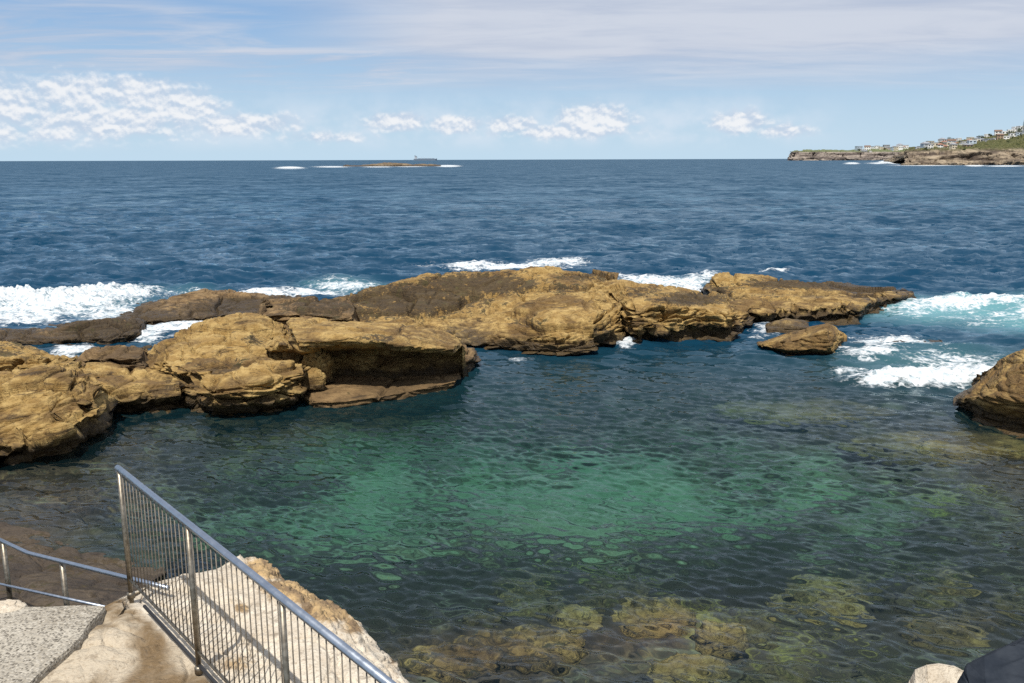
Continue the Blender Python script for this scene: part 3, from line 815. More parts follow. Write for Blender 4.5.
# ---- foreground: pale shelf carrying the balustrade
ZP = 2.47
def tanf(V):
    x, y = to_px(V)
    line = (V[:, 0] + 3.05) * 0.72 + (V[:, 1] - 6.53) * 0.69      # left of the balustrade line
    return smooth(0.25, -0.1, line)
sh = rock('rock_shelf', 'bleached pale sandstone shelf under the steel balustrade, tan and stained on the path side', [
    ('z', 2.47, [(-40, 760), (20, 700), (60, 655), (100, 606), (112, 601)]),
    ('z', 2.49, [(0, 780), (60, 705), (92, 655), (116, 612), (124, 604)]),
    ('z', 2.45, [(160, 800), (180, 720), (160, 668), (140, 625), (132, 606)]),
    ('z', 2.44, [(250, 800), (238, 725), (200, 670), (165, 620), (144, 602)]),
    ('z', 2.36, [(330, 800), (300, 720), (250, 660), (205, 612), (168, 590)]),
    ('z', 2.42, [(400, 800), (360, 715), (300, 650), (240, 596), (196, 574)]),
    ('z', 2.40, [(440, 800), (402, 718), (375, 668), (320, 612), (262, 569), (200, 572)]),
    ('z', 2.16, [(480, 800), (434, 720), (412, 680), (378, 638), (348, 614), (300, 590), (262, 563), (240, 553), (222, 566), (197, 572)]),
    ('z', 1.75, [(500, 800), (450, 722), (424, 690), (384, 650), (352, 624), (306, 600), (266, 576), (244, 566), (224, 573), (199, 578)]),
], seed=71, mat=M_pale, rough=0.58, strata=0.45, bottom=-1.5, back=0.25, res=1.3, scale=0.5,
    weed=[(242, 608, 11, 6, .8), (300, 590, 44, 17, 1.0), (268, 568, 34, 15, 1.0), (330, 607, 34, 20, 1.0), (352, 624, 18, 16, .7), (392, 664, 14, 16, .5), (236, 664, 30, 14, .6), (250, 640, 24, 12, .45), (300, 640, 40, 10, .25)], attrs2={'tan': tanf})

rock('boulder', 'sunlit cream boulder top cut by the bottom edge at the right', [
    ('z', 2.2, [(890, 730), (925, 740), (975, 735)]),
    ('f', 0.1, [(898, 706), (925, 704), (970, 706)]),
    ('f', 0.3, [(906, 684), (914, 669), (926, 664), (938, 662.5), (954, 665), (968, 672)]),
    ('f', 0.5, [(907, 683), (914, 668), (926, 663), (938, 661.5), (954, 664), (967, 671)]),
], seed=74, mat=M_pale, rough=0.1, strata=0.1, bottom=-1.5, back=0.3, cat='boulder', scale=0.4)
rock('boulder', 'blue-grey boulder painted as shaded pale rock in the bottom right corner beside the cream boulder', [
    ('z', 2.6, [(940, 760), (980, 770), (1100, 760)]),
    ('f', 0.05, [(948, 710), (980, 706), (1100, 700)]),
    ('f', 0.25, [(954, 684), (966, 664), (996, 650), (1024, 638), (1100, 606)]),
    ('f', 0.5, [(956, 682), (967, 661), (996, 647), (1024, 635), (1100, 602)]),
], seed=77, mat=M_shade_rock, rough=0.12, strata=0.2, bottom=-1.5, back=0.4, cat='boulder', scale=0.4)

# ---- sea bed
bx, by = np.meshgrid(np.arange(-34, 30, 0.11), np.arange(1.0, 48, 0.11))
XY = np.stack([bx, by], -1)
D, sand, weed, algae = bed_field(XY)
deep = smooth(29, 44, by); D = D * (1 - deep) + 4.5 * deep
# the near shore climbs out of the water under the path and shelf
left = smooth(8.6, 6.4, by) * smooth(-0.6, -2.0, bx); D = D * (1 - left) - 1.6 * left
near = smooth(7.5, 4.5, by); D = D * (1 - near) - 1.3 * near
V = np.stack([bx, by, -D], -1).reshape(-1, 3)

def bed_material():
    m, b, out = new_mat('sea_bed')
    geo = b.node('ShaderNodeNewGeometry'); P = N(b.t, geo.outputs['Position'])
    mid = b.noise(P, 2.2, 6, 0.62, 0.4); fin = b.noise(P, 9, 5, 0.65)
    patch = b.noise(b.mapping(P, loc=(3, 7, 1), scale=(0.8, 1.1, 1)), 0.95, 7, 0.64, 0.7)
    s, w_, a = b.attr('sand'), b.attr('weed'), b.attr('algae')
    col = b.mix(mid.step(0.35, 0.65), (0.045, 0.033, 0.028), (0.135, 0.092, 0.056))
    col = b.mix(fin.step(0.46, 0.62) * 0.75, col, (0.022, 0.017, 0.018))
    col = b.mix(fin.step(0.42, 0.30) * 0.5, col, (0.25, 0.19, 0.08))
    col = b.mix((s * 0.72 + (mid - 0.5) * 0.9 + (patch - 0.5) * 3.4 + (fin - 0.5) * 0.3).step(0.05, 1.1), col, (0.235, 0.24, 0.155))
    col = b.mix((w_ + (mid - 0.5) * 0.9 + (patch - 0.5) * -3.0 + (fin - 0.5) * 0.5).step(0.25, 0.85) * 0.92, col, b.mix(fin, (0.012, 0.011, 0.013), (0.055, 0.042, 0.028)))
    ac = b.mix(fin.step(0.4, 0.6), (0.06, 0.06, 0.015), (0.26, 0.215, 0.06))
    col = b.mix((a + (fin - 0.5) * 2.4 + (mid - 0.5) * 2.2 + (patch - 0.5) * 1.5).step(0.62, 1.25) * 0.75, col, ac)
    principled(b, out, col, 0.95, 0, bump(b, mid + fin * 0.4, 0.8, 0.12), 0.1)
    return m
M_bed = bed_material()
o = mesh_np('sea_bed', V, grid_faces(*bx.shape), M_bed, attrs={'sand': sand.ravel(), 'weed': weed.ravel(), 'algae': algae.ravel()})
tag(o, kind='structure')

# ------------------------------------------------------------------ the water: one sheet to the horizon
def tile(L, n, lmin, lmax, wind, seed, spread=2.0, p=3.2):
    """periodic wave height field with wavelengths lmin..lmax, unit variance"""
    r = np.random.default_rng(seed)
    k = np.fft.fftfreq(n, L / n) * 2 * math.pi
    KX, KY = np.meshgrid(k, k)
    K = np.hypot(KX, KY); K[0, 0] = 1
    c = np.abs((KX * math.cos(wind) + KY * math.sin(wind)) / K)
    amp = K ** (-p / 2.0 - 0.5) * c ** spread
    lam = 2 * math.pi / K
    amp = amp * smooth(lmin * 0.8, lmin * 1.25, lam) * smooth(lmax * 1.25, lmax * 0.8, lam)
    amp[0, 0] = 0
    h = np.fft.ifft2(amp * np.exp(2j * math.pi * r.random((n, n)))).real
    return h / h.std()

def sample(h, L, X, Y, rot=0.0):
    n = len(h); c, s = math.cos(rot), math.sin(rot)
    u = ((X * c + Y * s) / L * n) % n; v = ((-X * s + Y * c) / L * n) % n
    i = np.floor(u).astype(int) % n; j = np.floor(v).astype(int) % n
    fu, fv = u - np.floor(u), v - np.floor(v)
    i1, j1 = (i + 1) % n, (j + 1) % n
    return (h[j, i] * (1 - fu) + h[j, i1] * fu) * (1 - fv) + (h[j1, i] * (1 - fu) + h[j1, i1] * fu) * fv

t = np.concatenate([np.geomspace(0.12, 4.0, 50)[:-1], np.arange(4.0, 150, 0.55), np.arange(150, 620, 0.8)])   # finer towards the shore
ang = np.arctan(((159.5 + t) - 341.5) / F) + PITCH
Yr = H / np.tan(ang)
q = np.concatenate([np.linspace(-420, -130, 80)[:-1], np.arange(-130, 1155, 1.45), np.linspace(1156, 1450, 80)])
WX = (q[None] - 512) / F * np.hypot(Yr, H)[:, None] * 1.0
WY = np.repeat(Yr[:, None], len(q), 1)
px_, py_ = to_px(np.stack([WX, WY, WX * 0], -1))
dyl = np.abs(np.gradient(Yr))[:, None]

def ell(lst):
    """soft ellipses given where they lie on the water, as strengths at the sheet's points"""
    o = np.zeros(WX.shape)
    for (cx, cy, rx, ry, k) in lst:
        o = np.maximum(o, k * np.exp(-((((px_ - cx) / rx) ** 2 + ((py_ - cy) / ry) ** 2) ** 1.6)))
    return o
FOAM = [(40, 307, 120, 15, 1.0), (110, 297, 60, 11, .95), (-60, 312, 90, 18, 1), (150, 291, 40, 6, .7), (190, 290, 30, 4, .5), (20, 320, 60, 9, .9), (100, 314, 50, 10, .8),
        (180, 329, 36, 8, .95), (205, 322, 25, 5, .9), (150, 335, 26, 10, .9), (70, 354, 20, 8, 1.0), (85, 352, 16, 8, .9), (240, 318, 20, 3, .6),
        (290, 292, 50, 5, .95), (345, 284, 40, 8, .75), (260, 290, 30, 4, .8), (320, 293, 30, 4, .9),
        (500, 267, 80, 3.2, .95), (560, 264, 36, 3, .9), (460, 268, 30, 3, .7),
        (665, 281, 50, 7, .95), (640, 277, 30, 4, .9), (700, 277, 30, 5, .85), (772, 273, 16, 3, .95), (615, 274, 20, 4, .6), (690, 288, 30, 4, .9),
        (960, 303, 62, 6, .85), (1010, 301, 60, 6, .9), (920, 306, 45, 7, .7), (985, 316, 60, 9, .48), (1060, 310, 60, 14, .8), (905, 312, 30, 7, .55),
        (890, 342, 55, 8, .8), (870, 354, 42, 9, .78), (850, 372, 20, 6, .6), (915, 383, 75, 6.5, 1.05), (965, 380, 45, 7, 1.0), (975, 362, 42, 10, .62), (935, 360, 60, 14, .56), (1010, 372, 40, 9, .6), (880, 380, 40, 4, .85),
        (768, 330, 20, 6, .75), (790, 327, 16, 4, .6), (758, 337, 14, 4, .5), (625, 346, 14, 4, .9), (622, 340, 8, 6, .8), (484, 346, 20, 3, .45), (520, 360, 16, 2, .4),
         (845, 352, 14, 10, .6),
         (290, 168.2, 17, 1.3, 1), (332, 166.8, 22, .9, .9), (448, 166, 15, 1.2, 1), (378, 166.8, 20, .9, .8), (410, 166.5, 20, .8, .8),
         (852, 163.6, 9, 1.0, 1), (888, 163.2, 24, 1.1, 1), (886, 162, 9, 1.5, 1), (925, 165.3, 40, .8, .9), (975, 165.6, 12, 1.0, 1), (1005, 166, 24, .8, .95)]
foam = ell(FOAM)
aer = ell([(960, 309, 105, 13, .8), (1040, 312, 90, 18, .8), (900, 303, 40, 9, .4), (345, 284, 46, 8, .4), (180, 290, 50, 6, .2), (930, 364, 90, 22, .25), (665, 281, 50, 6, .3), (60, 305, 120, 14, .25)])
calm = smooth(27.5, 23.0, WY) * smooth(14, 8, WX - 0 * WY)                               # sheltered pool
calm = np.maximum(calm, smooth(24, 20, WY))
calm = np.maximum(calm, ell([(540, 375, 220, 26, 1)]) * smooth(30, 27, WY))

bands = [  # L, n, lmin, lmax, wind, seed, height in the sea, height in the pool
    (64.0, 256, 9.0, 32.0, 1.45, 1, 0.11, 0.0),
    (37.0, 256, 3.0, 9.0, 1.75, 2, 0.055, 0.002),
    (17.0, 256, 1.0, 3.0, 1.5, 3, 0.070, 0.0040),
    (8.3, 256, 0.38, 1.0, 1.35, 4, 0.042, 0.0095),
    (4.1, 256, 0.11, 0.38, 1.15, 5, 0.011, 0.0108)]
WZ = np.zeros(WX.shape)
for (L, n, l0, l1, wd, sd, hs, hp) in bands:
    h = tile(L, n, l0, l1, wd, sd, 1.2 if l1 > 1 else 2.2)
    f1 = sample(h, L, WX, WY, 0.0); f2 = sample(h, L * 1.37, WX + 11, WY + 5, 0.3)
    fld = 0.72 * f1 + 0.70 * f2
    keep = smooth(l1 * 0.9, l0 * 0.5, dyl)
    gust = 1 + (0.35 + 0.5 * calm) * fbm(np.stack([WX / (l1 * 6), WY / (l1 * 6), WX * 0], -1), 2, sd + 70) if l1 < 10 else 1.0
    WZ = WZ + fld * keep * gust * (hs * (1 - calm) + hp * calm)
near_rock = smooth(46, 30, WY)
WZ = WZ * (1 - 0.45 * near_rock * (1 - calm))
P3 = np.stack([WX, WY, WX * 0], -1)
fn = fbm(P3 * 1.6, 4, 201) * 0.16 + fbm(P3 * 5.0, 3, 211) * 0.05
WZ = WZ + np.clip(foam, 0, 1) ** 1.5 * (0.10 + fn * 1.2) * smooth(200, 60, WY)
bore = ell([(915, 381, 80, 5, 1), (970, 379, 50, 6, 1)]); WZ = WZ + bore * (0.20 + fn * 0.8)
brk = ell([(40, 303, 130, 9, 1), (115, 294, 60, 6, .8)]); WZ = WZ + brk * (0.50 + fn * 3.0)
WZ = WZ + ell([(887, 162.6, 7, 1.4, 1)]) * 2.2 + ell([(290, 168, 14, 1.2, 1), (852, 163.4, 7, 1, 1)]) * 0.8
sw = ell([(965, 302, 90, 5, 1)]); WZ = WZ + sw * (0.22 + fn)

# clearness and the colour left after the light's way through the water
bed = -np.ones(WX.shape) * 4.0
nearm = (WY < 46) & (np.abs(WX) < 60)
rr = refr(px_[nearm], np.clip(py_[nearm], 165, None), 1.2)
dd = bed_field(rr)[0]
depth = np.full(WX.shape, 5.0); depth[nearm] = dd
dp = smooth(29, 44, WY); depth = depth * (1 - dp) + 5 * dp
clear = smooth(30, 15, WY) * 0.92
clear = clear * (1 - 0.6 * ell([(930, 362, 120, 26, 1)]))
path = depth * 2.35
tint = np.exp(-path[..., None] * np.array([0.235, 0.066, 0.073]))
body = np.zeros(WX.shape + (3,))
seac = np.array([0.004, 0.034, 0.072]); poolc = np.array([0.008, 0.034, 0.044])
body[:] = seac
k = smooth(33, 22, WY)[..., None]
body = body * (1 - k) + poolc * k
body = body * (1 - 0.85 * aer[..., None]) + np.array([0.16, 0.36, 0.38]) * 0.85 * aer[..., None]
far = smooth(60, 260, WY)

def water_material():
    m, b, out = new_mat('water')
    geo = b.node('ShaderNodeNewGeometry'); P = N(b.t, geo.outputs['Position']); Nn = N(b.t, geo.outputs['Normal']); I = N(b.t, geo.outputs['Incoming'])
    x, y, z = b.sep(P)
    foam_, clear_, far_, calm_ = b.attr('foam'), b.attr('clear'), b.attr('far'), b.attr('calm')
    # small facets as slopes, so that they hold at any distance
    def slopes(scale, stretch, detail, rot=0.2, rough=0.6):
        v = b.mapping(P, scale=(stretch, 1, 0), rot=(0, 0, rot))
        return b.vmath('SUBTRACT', b.noise(v, scale, detail, rough, 0.2, color=True), (0.5, 0.5, 0.5))
    s1 = slopes(7.0, 0.6, 4); s2 = slopes(0.55, 0.5, 6, 0.1, 0.68); s3 = slopes(0.11, 0.42, 7, 0.12, 0.72)
    near_k = (1.0 - far_) * (calm_ * -0.30 + 0.52)
    sl = b.vmath('SCALE', s1, scale=near_k)
    sl = b.vmath('ADD', sl, b.vmath('SCALE', s2, scale=(1.0 - calm_) * (far_ * 1.0 + 0.8)))
    sl = b.vmath('ADD', sl, b.vmath('SCALE', s3, scale=far_ * 1.3))
    sl = b.vmath('MULTIPLY', sl, (1, 1, 0))
    nrm = b.vmath('NORMALIZE', b.vmath('ADD', Nn, sl))
    fr = b.node('ShaderNodeFresnel'); fr.inputs[0].default_value = 1.333; b.link(nrm, fr.inputs['Normal'])
    fres = N(b.t, fr.outputs[0])
    fres = fres / (fres * (1.25 - calm_ * 0.9) + 1.0)
    gust = b.noise(b.mapping(P, scale=(0.8, 1, 0), rot=(0, 0, 0.15)), 0.07, 10, 0.78, 0.3) * 0.5 + b.noise(b.mapping(P, scale=(0.5, 1, 0), rot=(0, 0, 0.1)), 0.9, 5, 0.65, 0.3) * 0.5
    fres = fres * (1.0 - far_ * 0.28) * (gust.step(0.38, 0.62, 0.30, 1.75) * (1.0 - calm_) + calm_ * 0.82)          # rough-sea Fresnel: facets shade one another
    gl = b.node('ShaderNodeBsdfGlossy'); b.put(gl.inputs['Color'], b.mix(calm_, (0.74, 0.92, 1.0), (0.82, 0.93, 1.0))); b.put(gl.inputs['Roughness'], far_ * 0.2 + (1.0 - calm_) * 0.05 + 0.015); b.link(nrm, gl.inputs['Normal'])
    tint_, body_ = b.attr('tint', True), b.attr('body', True)
    rf = b.node('ShaderNodeBsdfRefraction'); b.link(tint_, rf.inputs['Color']); rf.inputs['Roughness'].default_value = 0.0; rf.inputs['IOR'].default_value = 1.333; b.link(nrm, rf.inputs['Normal'])
    tp = b.node('ShaderNodeBsdfTransparent')
    ci = b.sep(I)[2].abs()
    thru = b.mixsh(ci.step(0.62, 0.80), N(b.t, rf.outputs[0]), N(b.t, tp.outputs[0]))
    df = b.node('ShaderNodeBsdfDiffuse'); b.link(body_, df.inputs['Color'])
    under = b.mixsh(clear_, N(b.t, df.outputs[0]), thru)
    surf = b.mixsh(fres, under, N(b.t, gl.outputs[0]))
    # foam: lacy at its edges, solid where the attribute is high
    fv = b.mapping(P, scale=(0.8, 1.0, 1.0))
    w1 = b.noise(fv, 1.1, 5, 0.6, 0.8); w2 = b.noise(fv, 6.5, 5, 0.62, 0.6)
    wv = b.vmath('ADD', fv, b.vmath('SCALE', b.vmath('SUBTRACT', b.noise(fv, 1.6, 3, 0.6, color=True), (0.5, 0.5, 0.5)), scale=0.9))
    lace = b.vor(wv, 1.9, 'DISTANCE_TO_EDGE').step(0.16, 0.0)
    lace2 = b.vor(wv, 5.2, 'DISTANCE_TO_EDGE').step(0.2, 0.0)
    f = foam_ * 1.2 + (w1 - 0.5) * 1.5 + (w2 - 0.5) * 1.3 + lace * 0.25 + lace2 * 0.15
    st = b.noise(b.mapping(P, scale=(0.35, 1.4, 1)), 1.8, 5, 0.65, 0.5)
    f = f + (st - 0.5) * 1.0
    fm = f.step(0.60, 1.32) * foam_.step(0.06, 0.3)
    fd = b.node('ShaderNodeBsdfDiffuse'); b.link(b.mix(w2.step(0.3, 0.6), (0.42, 0.50, 0.54), (0.66, 0.68, 0.69)), fd.inputs['Color'])
    b.link(bump(b, w2 * 0.5 + w1 * 1.5, 0.6, 0.25), fd.inputs['Normal'])
    res = b.mixsh(fm, surf, N(b.t, fd.outputs[0]))
    b.link(res, out.inputs[0])
    return m
M_water = water_material()
V = np.stack([WX, WY, WZ], -1).reshape(-1, 3)
fq = grid_faces(*WX.shape)
o = mesh_np('water', V, fq, M_water, attrs={'foam': foam.ravel(), 'clear': clear.ravel(), 'far': far.ravel(), 'calm': calm.ravel(),
                                            'tint': tint.reshape(-1, 3), 'body': body.reshape(-1, 3)})
nz = np.zeros(len(o.data.polygons) * 3); o.data.polygons.foreach_get('normal', nz)
if nz[2::3].mean() < 0: o.data.flip_normals()
tag(o, kind='structure')


# ------------------------------------------------------------------ headlands, reef, houses, trees, ship
def land_material(name, c0, c1, green0, green1, ztop, sc):
    m, b, out = new_mat(name)
    geo = b.node('ShaderNodeNewGeometry'); P = N(b.t, geo.outputs['Position']); n = N(b.t, geo.outputs['Normal'])
    x, y, z = b.sep(P)
    st_ = b.noise(b.mapping(P, scale=(0.25, 0.25, 2.2)), sc, 5, 0.65, 0.4); mid = b.noise(P, sc * 1.3, 5, 0.6); fin = b.noise(P, sc * 5, 4, 0.6)
    col = b.mix(st_.step(0.38, 0.62), c0, c1)
    col = b.mix(mid.step(0.5, 0.7) * 0.8, col, (0.055, 0.045, 0.04))  # dark overlay puts the cliff's shadow bands into the colour
    g = b.mix(fin.step(0.4, 0.62), green0, green1)
    g = b.mix(mid.step(0.55, 0.7) * 0.6, g, (0.16, 0.13, 0.07))
    up = b.sep(n)[2].abs()
    col = b.mix((z + (mid - 0.5) * 6).step(ztop - 2, ztop + 3) * up.step(0.25, 0.6), col, g)
    principled(b, out, col, 0.95, 0, bump(b, st_ + fin * 0.5, 0.8, 1.5), 0.1)
    return m
M_near = land_material('headland_rock', (0.085, 0.065, 0.05), (0.34, 0.275, 0.195), (0.05, 0.055, 0.022), (0.12, 0.12, 0.05), 13.5, 0.16)  # cliff tones imitate shadowed bands and lit tan ledges
M_far = land_material('distant_cliff', (0.11, 0.09, 0.08), (0.33, 0.28, 0.235), (0.10, 0.12, 0.06), (0.17, 0.19, 0.10), 27, 0.07)
o = rock('headland', None, [
    ('Y', 800, [(904, 165.4), (930, 165.3), (1024, 164.9), (1160, 164.4)]),
    ('Y', 801, [(905, 162.5), (930, 161.5), (960, 162), (1024, 162), (1160, 161.4)]),
    ('Y', 812, [(906, 160.5), (930, 160), (960, 160.6), (1000, 161), (1024, 160.6), (1160, 160)]),
    ('Y', 818, [(907, 158.2), (925, 156.5), (950, 155), (985, 153.5), (1024, 152.5), (1160, 149)]),
    ('Y', 826, [(908, 157), (925, 153.6), (950, 152.6), (985, 151), (1024, 149.8), (1160, 146)]),
    ('Y', 846, [(908, 156), (925, 152.2), (950, 151.4), (985, 149.8), (1024, 148.4), (1160, 144)]),
    ('Y', 950, [(907, 152.3), (925, 149), (950, 147), (985, 144), (1024, 140.5), (1160, 130)]),
    ('Y', 1080, [(906, 151), (914, 149), (925, 147), (950, 144), (973, 141.5), (991, 138.5), (1003, 136), (1024, 133), (1160, 122)]),
    ('Y', 1180, [(905, 151), (914, 149), (925, 146.5), (950, 143.4), (973, 140.5), (991, 137), (1003, 134), (1024, 131), (1160, 119)])],
    mat=M_near, seed=90, scale=11, rough=1.0, strata=4.0, bottom=-6, back=60, res=2.4, soft=1)
del o['category']; tag(o, kind='structure')
o = rock('distant_headland', None, [
    ('Y', 3000, [(789, 160.8), (830, 160.6), (880, 160.5), (960, 160.2)]),
    ('Y', 3003, [(789.5, 158), (830, 157.8), (880, 157.6), (960, 157)]),
    ('Y', 3015, [(790, 156.5), (830, 156.6), (880, 156), (960, 155)]),
    ('Y', 3020, [(791, 152.6), (797, 152), (822, 152.3), (850, 152.5), (880, 152.5), (960, 151)]),
    ('Y', 3050, [(792.5, 151.4), (797, 151), (822, 151.3), (850, 151.4), (880, 150.8), (960, 149)]),
    ('Y', 3200, [(796, 151), (822, 150.6), (850, 149.5), (880, 148), (960, 146)])],
    mat=M_far, seed=93, scale=24, rough=0.9, strata=4.0, bottom=-12, back=100, res=2.4, soft=1)
del o['category']; tag(o, kind='structure')
M_reef = rock_material('reef_rock', ochre=(0.15, 0.11, 0.065), pale=(0.25, 0.19, 0.12), brown=(0.09, 0.065, 0.04), tide=1.2, scale=0.15)
for lab, (x0, x1, yt), sd in [('low brown islet rock in the middle of the far reef, the longest of the three', (366, 414, 162.6), 96),
                              ('low brown reef rock at the left end of the far islet', (344, 372, 165.0), 97),
                              ('flat reef rock at the right end of the far islet, nearest the surf line', (402, 441, 164.0), 98)]:
    w_ = x1 - x0
    rock('reef_rock', lab, [('Y', 850, [(x0, 166.7), (x1, 166.5)]),
                            ('Y', 852, [(x0 + .5, 165.6), (x0 + w_ * .3, yt + 1.4), (x0 + w_ * .7, yt + 1.2), (x1 - .5, 165.4)]),
                            ('Y', 860, [(x0 + 1, 165), (x0 + w_ * .3, yt + .4), (x0 + w_ * .62, yt), (x1 - 1, 164.8)]),
                            ('Y', 866, [(x0 + 1, 165), (x0 + w_ * .3, yt + .3), (x0 + w_ * .62, yt), (x1 - 1, 164.8)])],
         mat=M_reef, seed=sd, scale=7, rough=0.7, bottom=-4, back=8, res=2.5)

WALLS = {'white': (0.78, 0.77, 0.74), 'cream': (0.62, 0.55, 0.42), 'grey': (0.36, 0.37, 0.38), 'tan brick': (0.36, 0.26, 0.17), 'red brick': (0.30, 0.15, 0.10), 'pale blue': (0.46, 0.53, 0.60)}
ROOFS = {'flat grey': (0.28, 0.29, 0.30), 'red hipped': (0.26, 0.13, 0.09), 'brown gabled': (0.17, 0.11, 0.08), 'grey hipped': (0.25, 0.26, 0.28), 'flat white': (0.72, 0.72, 0.70)}
MW = {k: flat_mat('wall_' + k.replace(' ', '_'), v, 0.9, 0.06, 0.3) for k, v in WALLS.items()}
MR = {k: flat_mat('roof_' + k.replace(' ', '_'), v, 0.9, 0.15, 0.4) for k, v in ROOFS.items()}
M_glass = flat_mat('window_glass', (0.03, 0.04, 0.05), 0.2, 0.1)
ORD = ['first', 'second', 'third', 'fourth', 'fifth', 'sixth', 'seventh', 'eighth', 'ninth', 'tenth', 'eleventh', 'twelfth', 'thirteenth', 'fourteenth', 'fifteenth', 'sixteenth', 'seventeenth', 'eighteenth', 'nineteenth', 'twentieth', 'twenty-first']
def house(p, wd, dp_, ht, wall, roof, rz, label, group):
    h = empty('house', p, rz)
    m = MB(); m.box((0, 0, ht / 2 - 3), (wd, dp_, ht + 6)); m.build('wall', MW[wall], h, False)
    m = MB()
    if roof.startswith('flat'):
        m.box((0, 0, ht + 0.3), (wd * 1.06, dp_ * 1.06, 0.6))
    else:
        e = 0.5; hx, hy = wd / 2 + e, dp_ / 2 + e; rh = ht * 0.38; k = hx * (0.45 if 'hipped' in roof else 1.0)
        m.add([(-hx, -hy, ht + .01), (hx, -hy, ht + .01), (hx, hy, ht + .01), (-hx, hy, ht + .01), (-k, 0, ht + rh), (k, 0, ht + rh)],
              [[0, 1, 5, 4], [1, 2, 5], [2, 3, 4, 5], [3, 0, 4], [3, 2, 1, 0]])
    m.build('roof', MR[roof], h, False)
    nst = 2 if ht > wd * 0.55 else 1; nw = 3 if wd > 9 else 2
    for a in range(nst):
        for b2 in range(nw):
            m = MB(); m.box(((b2 + 0.5) / nw * wd - wd / 2, -dp_ / 2 - 0.03, ht * (a + 0.55) / nst), (wd / nw * 0.55, 0.2, ht / nst * 0.42)); m.build('window', M_glass, h, False)
    tag(h, label, 'house', group)
rh_ = random.Random(5)
def terrain_z(G, X, Y):
    f = G.reshape(-1, 3); i = np.argmin((f[:, 0] - X) ** 2 * 4 + (f[:, 1] - Y) ** 2); return f[i, 2]
GN, GF = ROCKS['headland90'], ROCKS['distant_headland93']
for rowname, Yr_, xs, size, G in [('far point row', (3060, 3120), np.linspace(851, 904, 18), (13, 21), GF), ('lowest hill row', (900, 950), np.linspace(911, 962, 12), (5, 8), GN),
                                  ('middle hill row', (1000, 1040), np.linspace(912, 1030, 21), (5, 8.5), GN), ('top hill row', (1110, 1160), np.linspace(921, 1030, 21), (5, 8.5), GN)]:
    for i, xx in enumerate(xs):
        Y = rh_.uniform(*Yr_); X = (xx + rh_.uniform(-.8, .8) - 512) / F * Y; wd = rh_.uniform(*size)
        wall = rh_.choice(['white', 'white', 'white', 'white', 'cream', 'cream', 'grey', 'tan brick', 'pale blue']); roof = rh_.choice(['flat grey', 'flat grey', 'grey hipped', 'grey hipped', 'brown gabled', 'flat white', 'red hipped'])
        nst = rh_.choice(['low', 'tall']); ht = wd * (0.42 if nst == 'low' else 0.66)
        if 'top' in rowname and 14 <= i <= 16: wall, roof, ht, nst = 'white', 'flat white', wd * 1.1, 'tall'
        house((X, Y, terrain_z(G, X, Y) - 0.3), wd, wd * 0.8, ht, wall, roof, rh_.uniform(-.4, .4),
              '%s %s house with %s roof, %s from left in %s' % (nst, wall, roof, ORD[i], rowname), 'houses on the headland')

def foliage_mat(name, a, c):
    m, b, out = new_mat(name)
    geo = b.node('ShaderNodeNewGeometry'); r = N(b.t, geo.outputs['Random Per Island'])
    principled(b, out, b.mix(r, a, c), 0.8, 0, None, 0.2)
    return m
M_leaf = foliage_mat('dark_foliage', (0.018, 0.03, 0.012), (0.06, 0.075, 0.03))
M_bark = flat_mat('bark', (0.10, 0.075, 0.05), 0.95)
def leaves(m, c, r, n, size, rnd):
    for _ in range(n):
        v = Vector((rnd.gauss(0, 1), rnd.gauss(0, 1), rnd.gauss(0, 1))).normalized() * (rnd.random() ** 0.4)
        p = Vector((c[0] + v.x * r[0], c[1] + v.y * r[1], c[2] + v.z * r[2]))
        a = Vector((rnd.gauss(0, 1), rnd.gauss(0, 1), rnd.gauss(0, 1))).normalized(); b2 = a.orthogonal().normalized()
        s_ = size * rnd.uniform(.6, 1.3)
        m.add([p - a * s_, p + b2 * s_ * .7, p + a * s_, p - b2 * s_ * .7], [[0, 1, 2, 3]])
def tree(xx, Y, hgt, kind, label, group='trees on the headland', cat='tree'):
    X = (xx - 512) / F * Y; z = terrain_z(GN if Y < 2000 else GF, X, Y) - 0.4; rnd = random.Random(int(xx * 10))
    t = empty({'pine': 'pine_tree', 'bush': 'bush'}.get(kind, 'tree'), (X, Y, z))
    m = MB(); m.tube([(0, 0, -2), (0, 0, hgt * .5), (0.1, 0, hgt * (.97 if kind == 'pine' else .7))], [hgt * .03, hgt * .02, hgt * .006], 7); m.build('trunk', M_bark, t)
    m = MB()
    if kind == 'pine':
        for k in range(9):
            f = 0.16 + 0.82 * k / 8.0; r = hgt * 0.21 * (1.06 - f) ** 0.8
            leaves(m, (0, 0, hgt * f), (r, r, hgt * .03), 70, hgt * .028, rnd)
    else:
        for k in range(6):
            c = (rnd.uniform(-.28, .28) * hgt, rnd.uniform(-.28, .28) * hgt, hgt * rnd.uniform(.28, .75)); leaves(m, c, (hgt * .27, hgt * .27, hgt * .2), 60, hgt * .05, rnd)
    m.build('crown', M_leaf, t, False)
    tag(t, label, cat, group)
for k in range(34):
    xx = rh_.uniform(912, 1030); Y = rh_.choice([880, 940, 985, 1070, 1100]); tree(xx, Y, rh_.uniform(2.6, 5.0), 'bush', 'dark bush or small tree among the hillside houses', 'bushes among the hillside houses', 'bush')
tree(1010.6, 1120, 15.5, 'pine', 'tall dark conical pine rising above the white house on the hilltop')
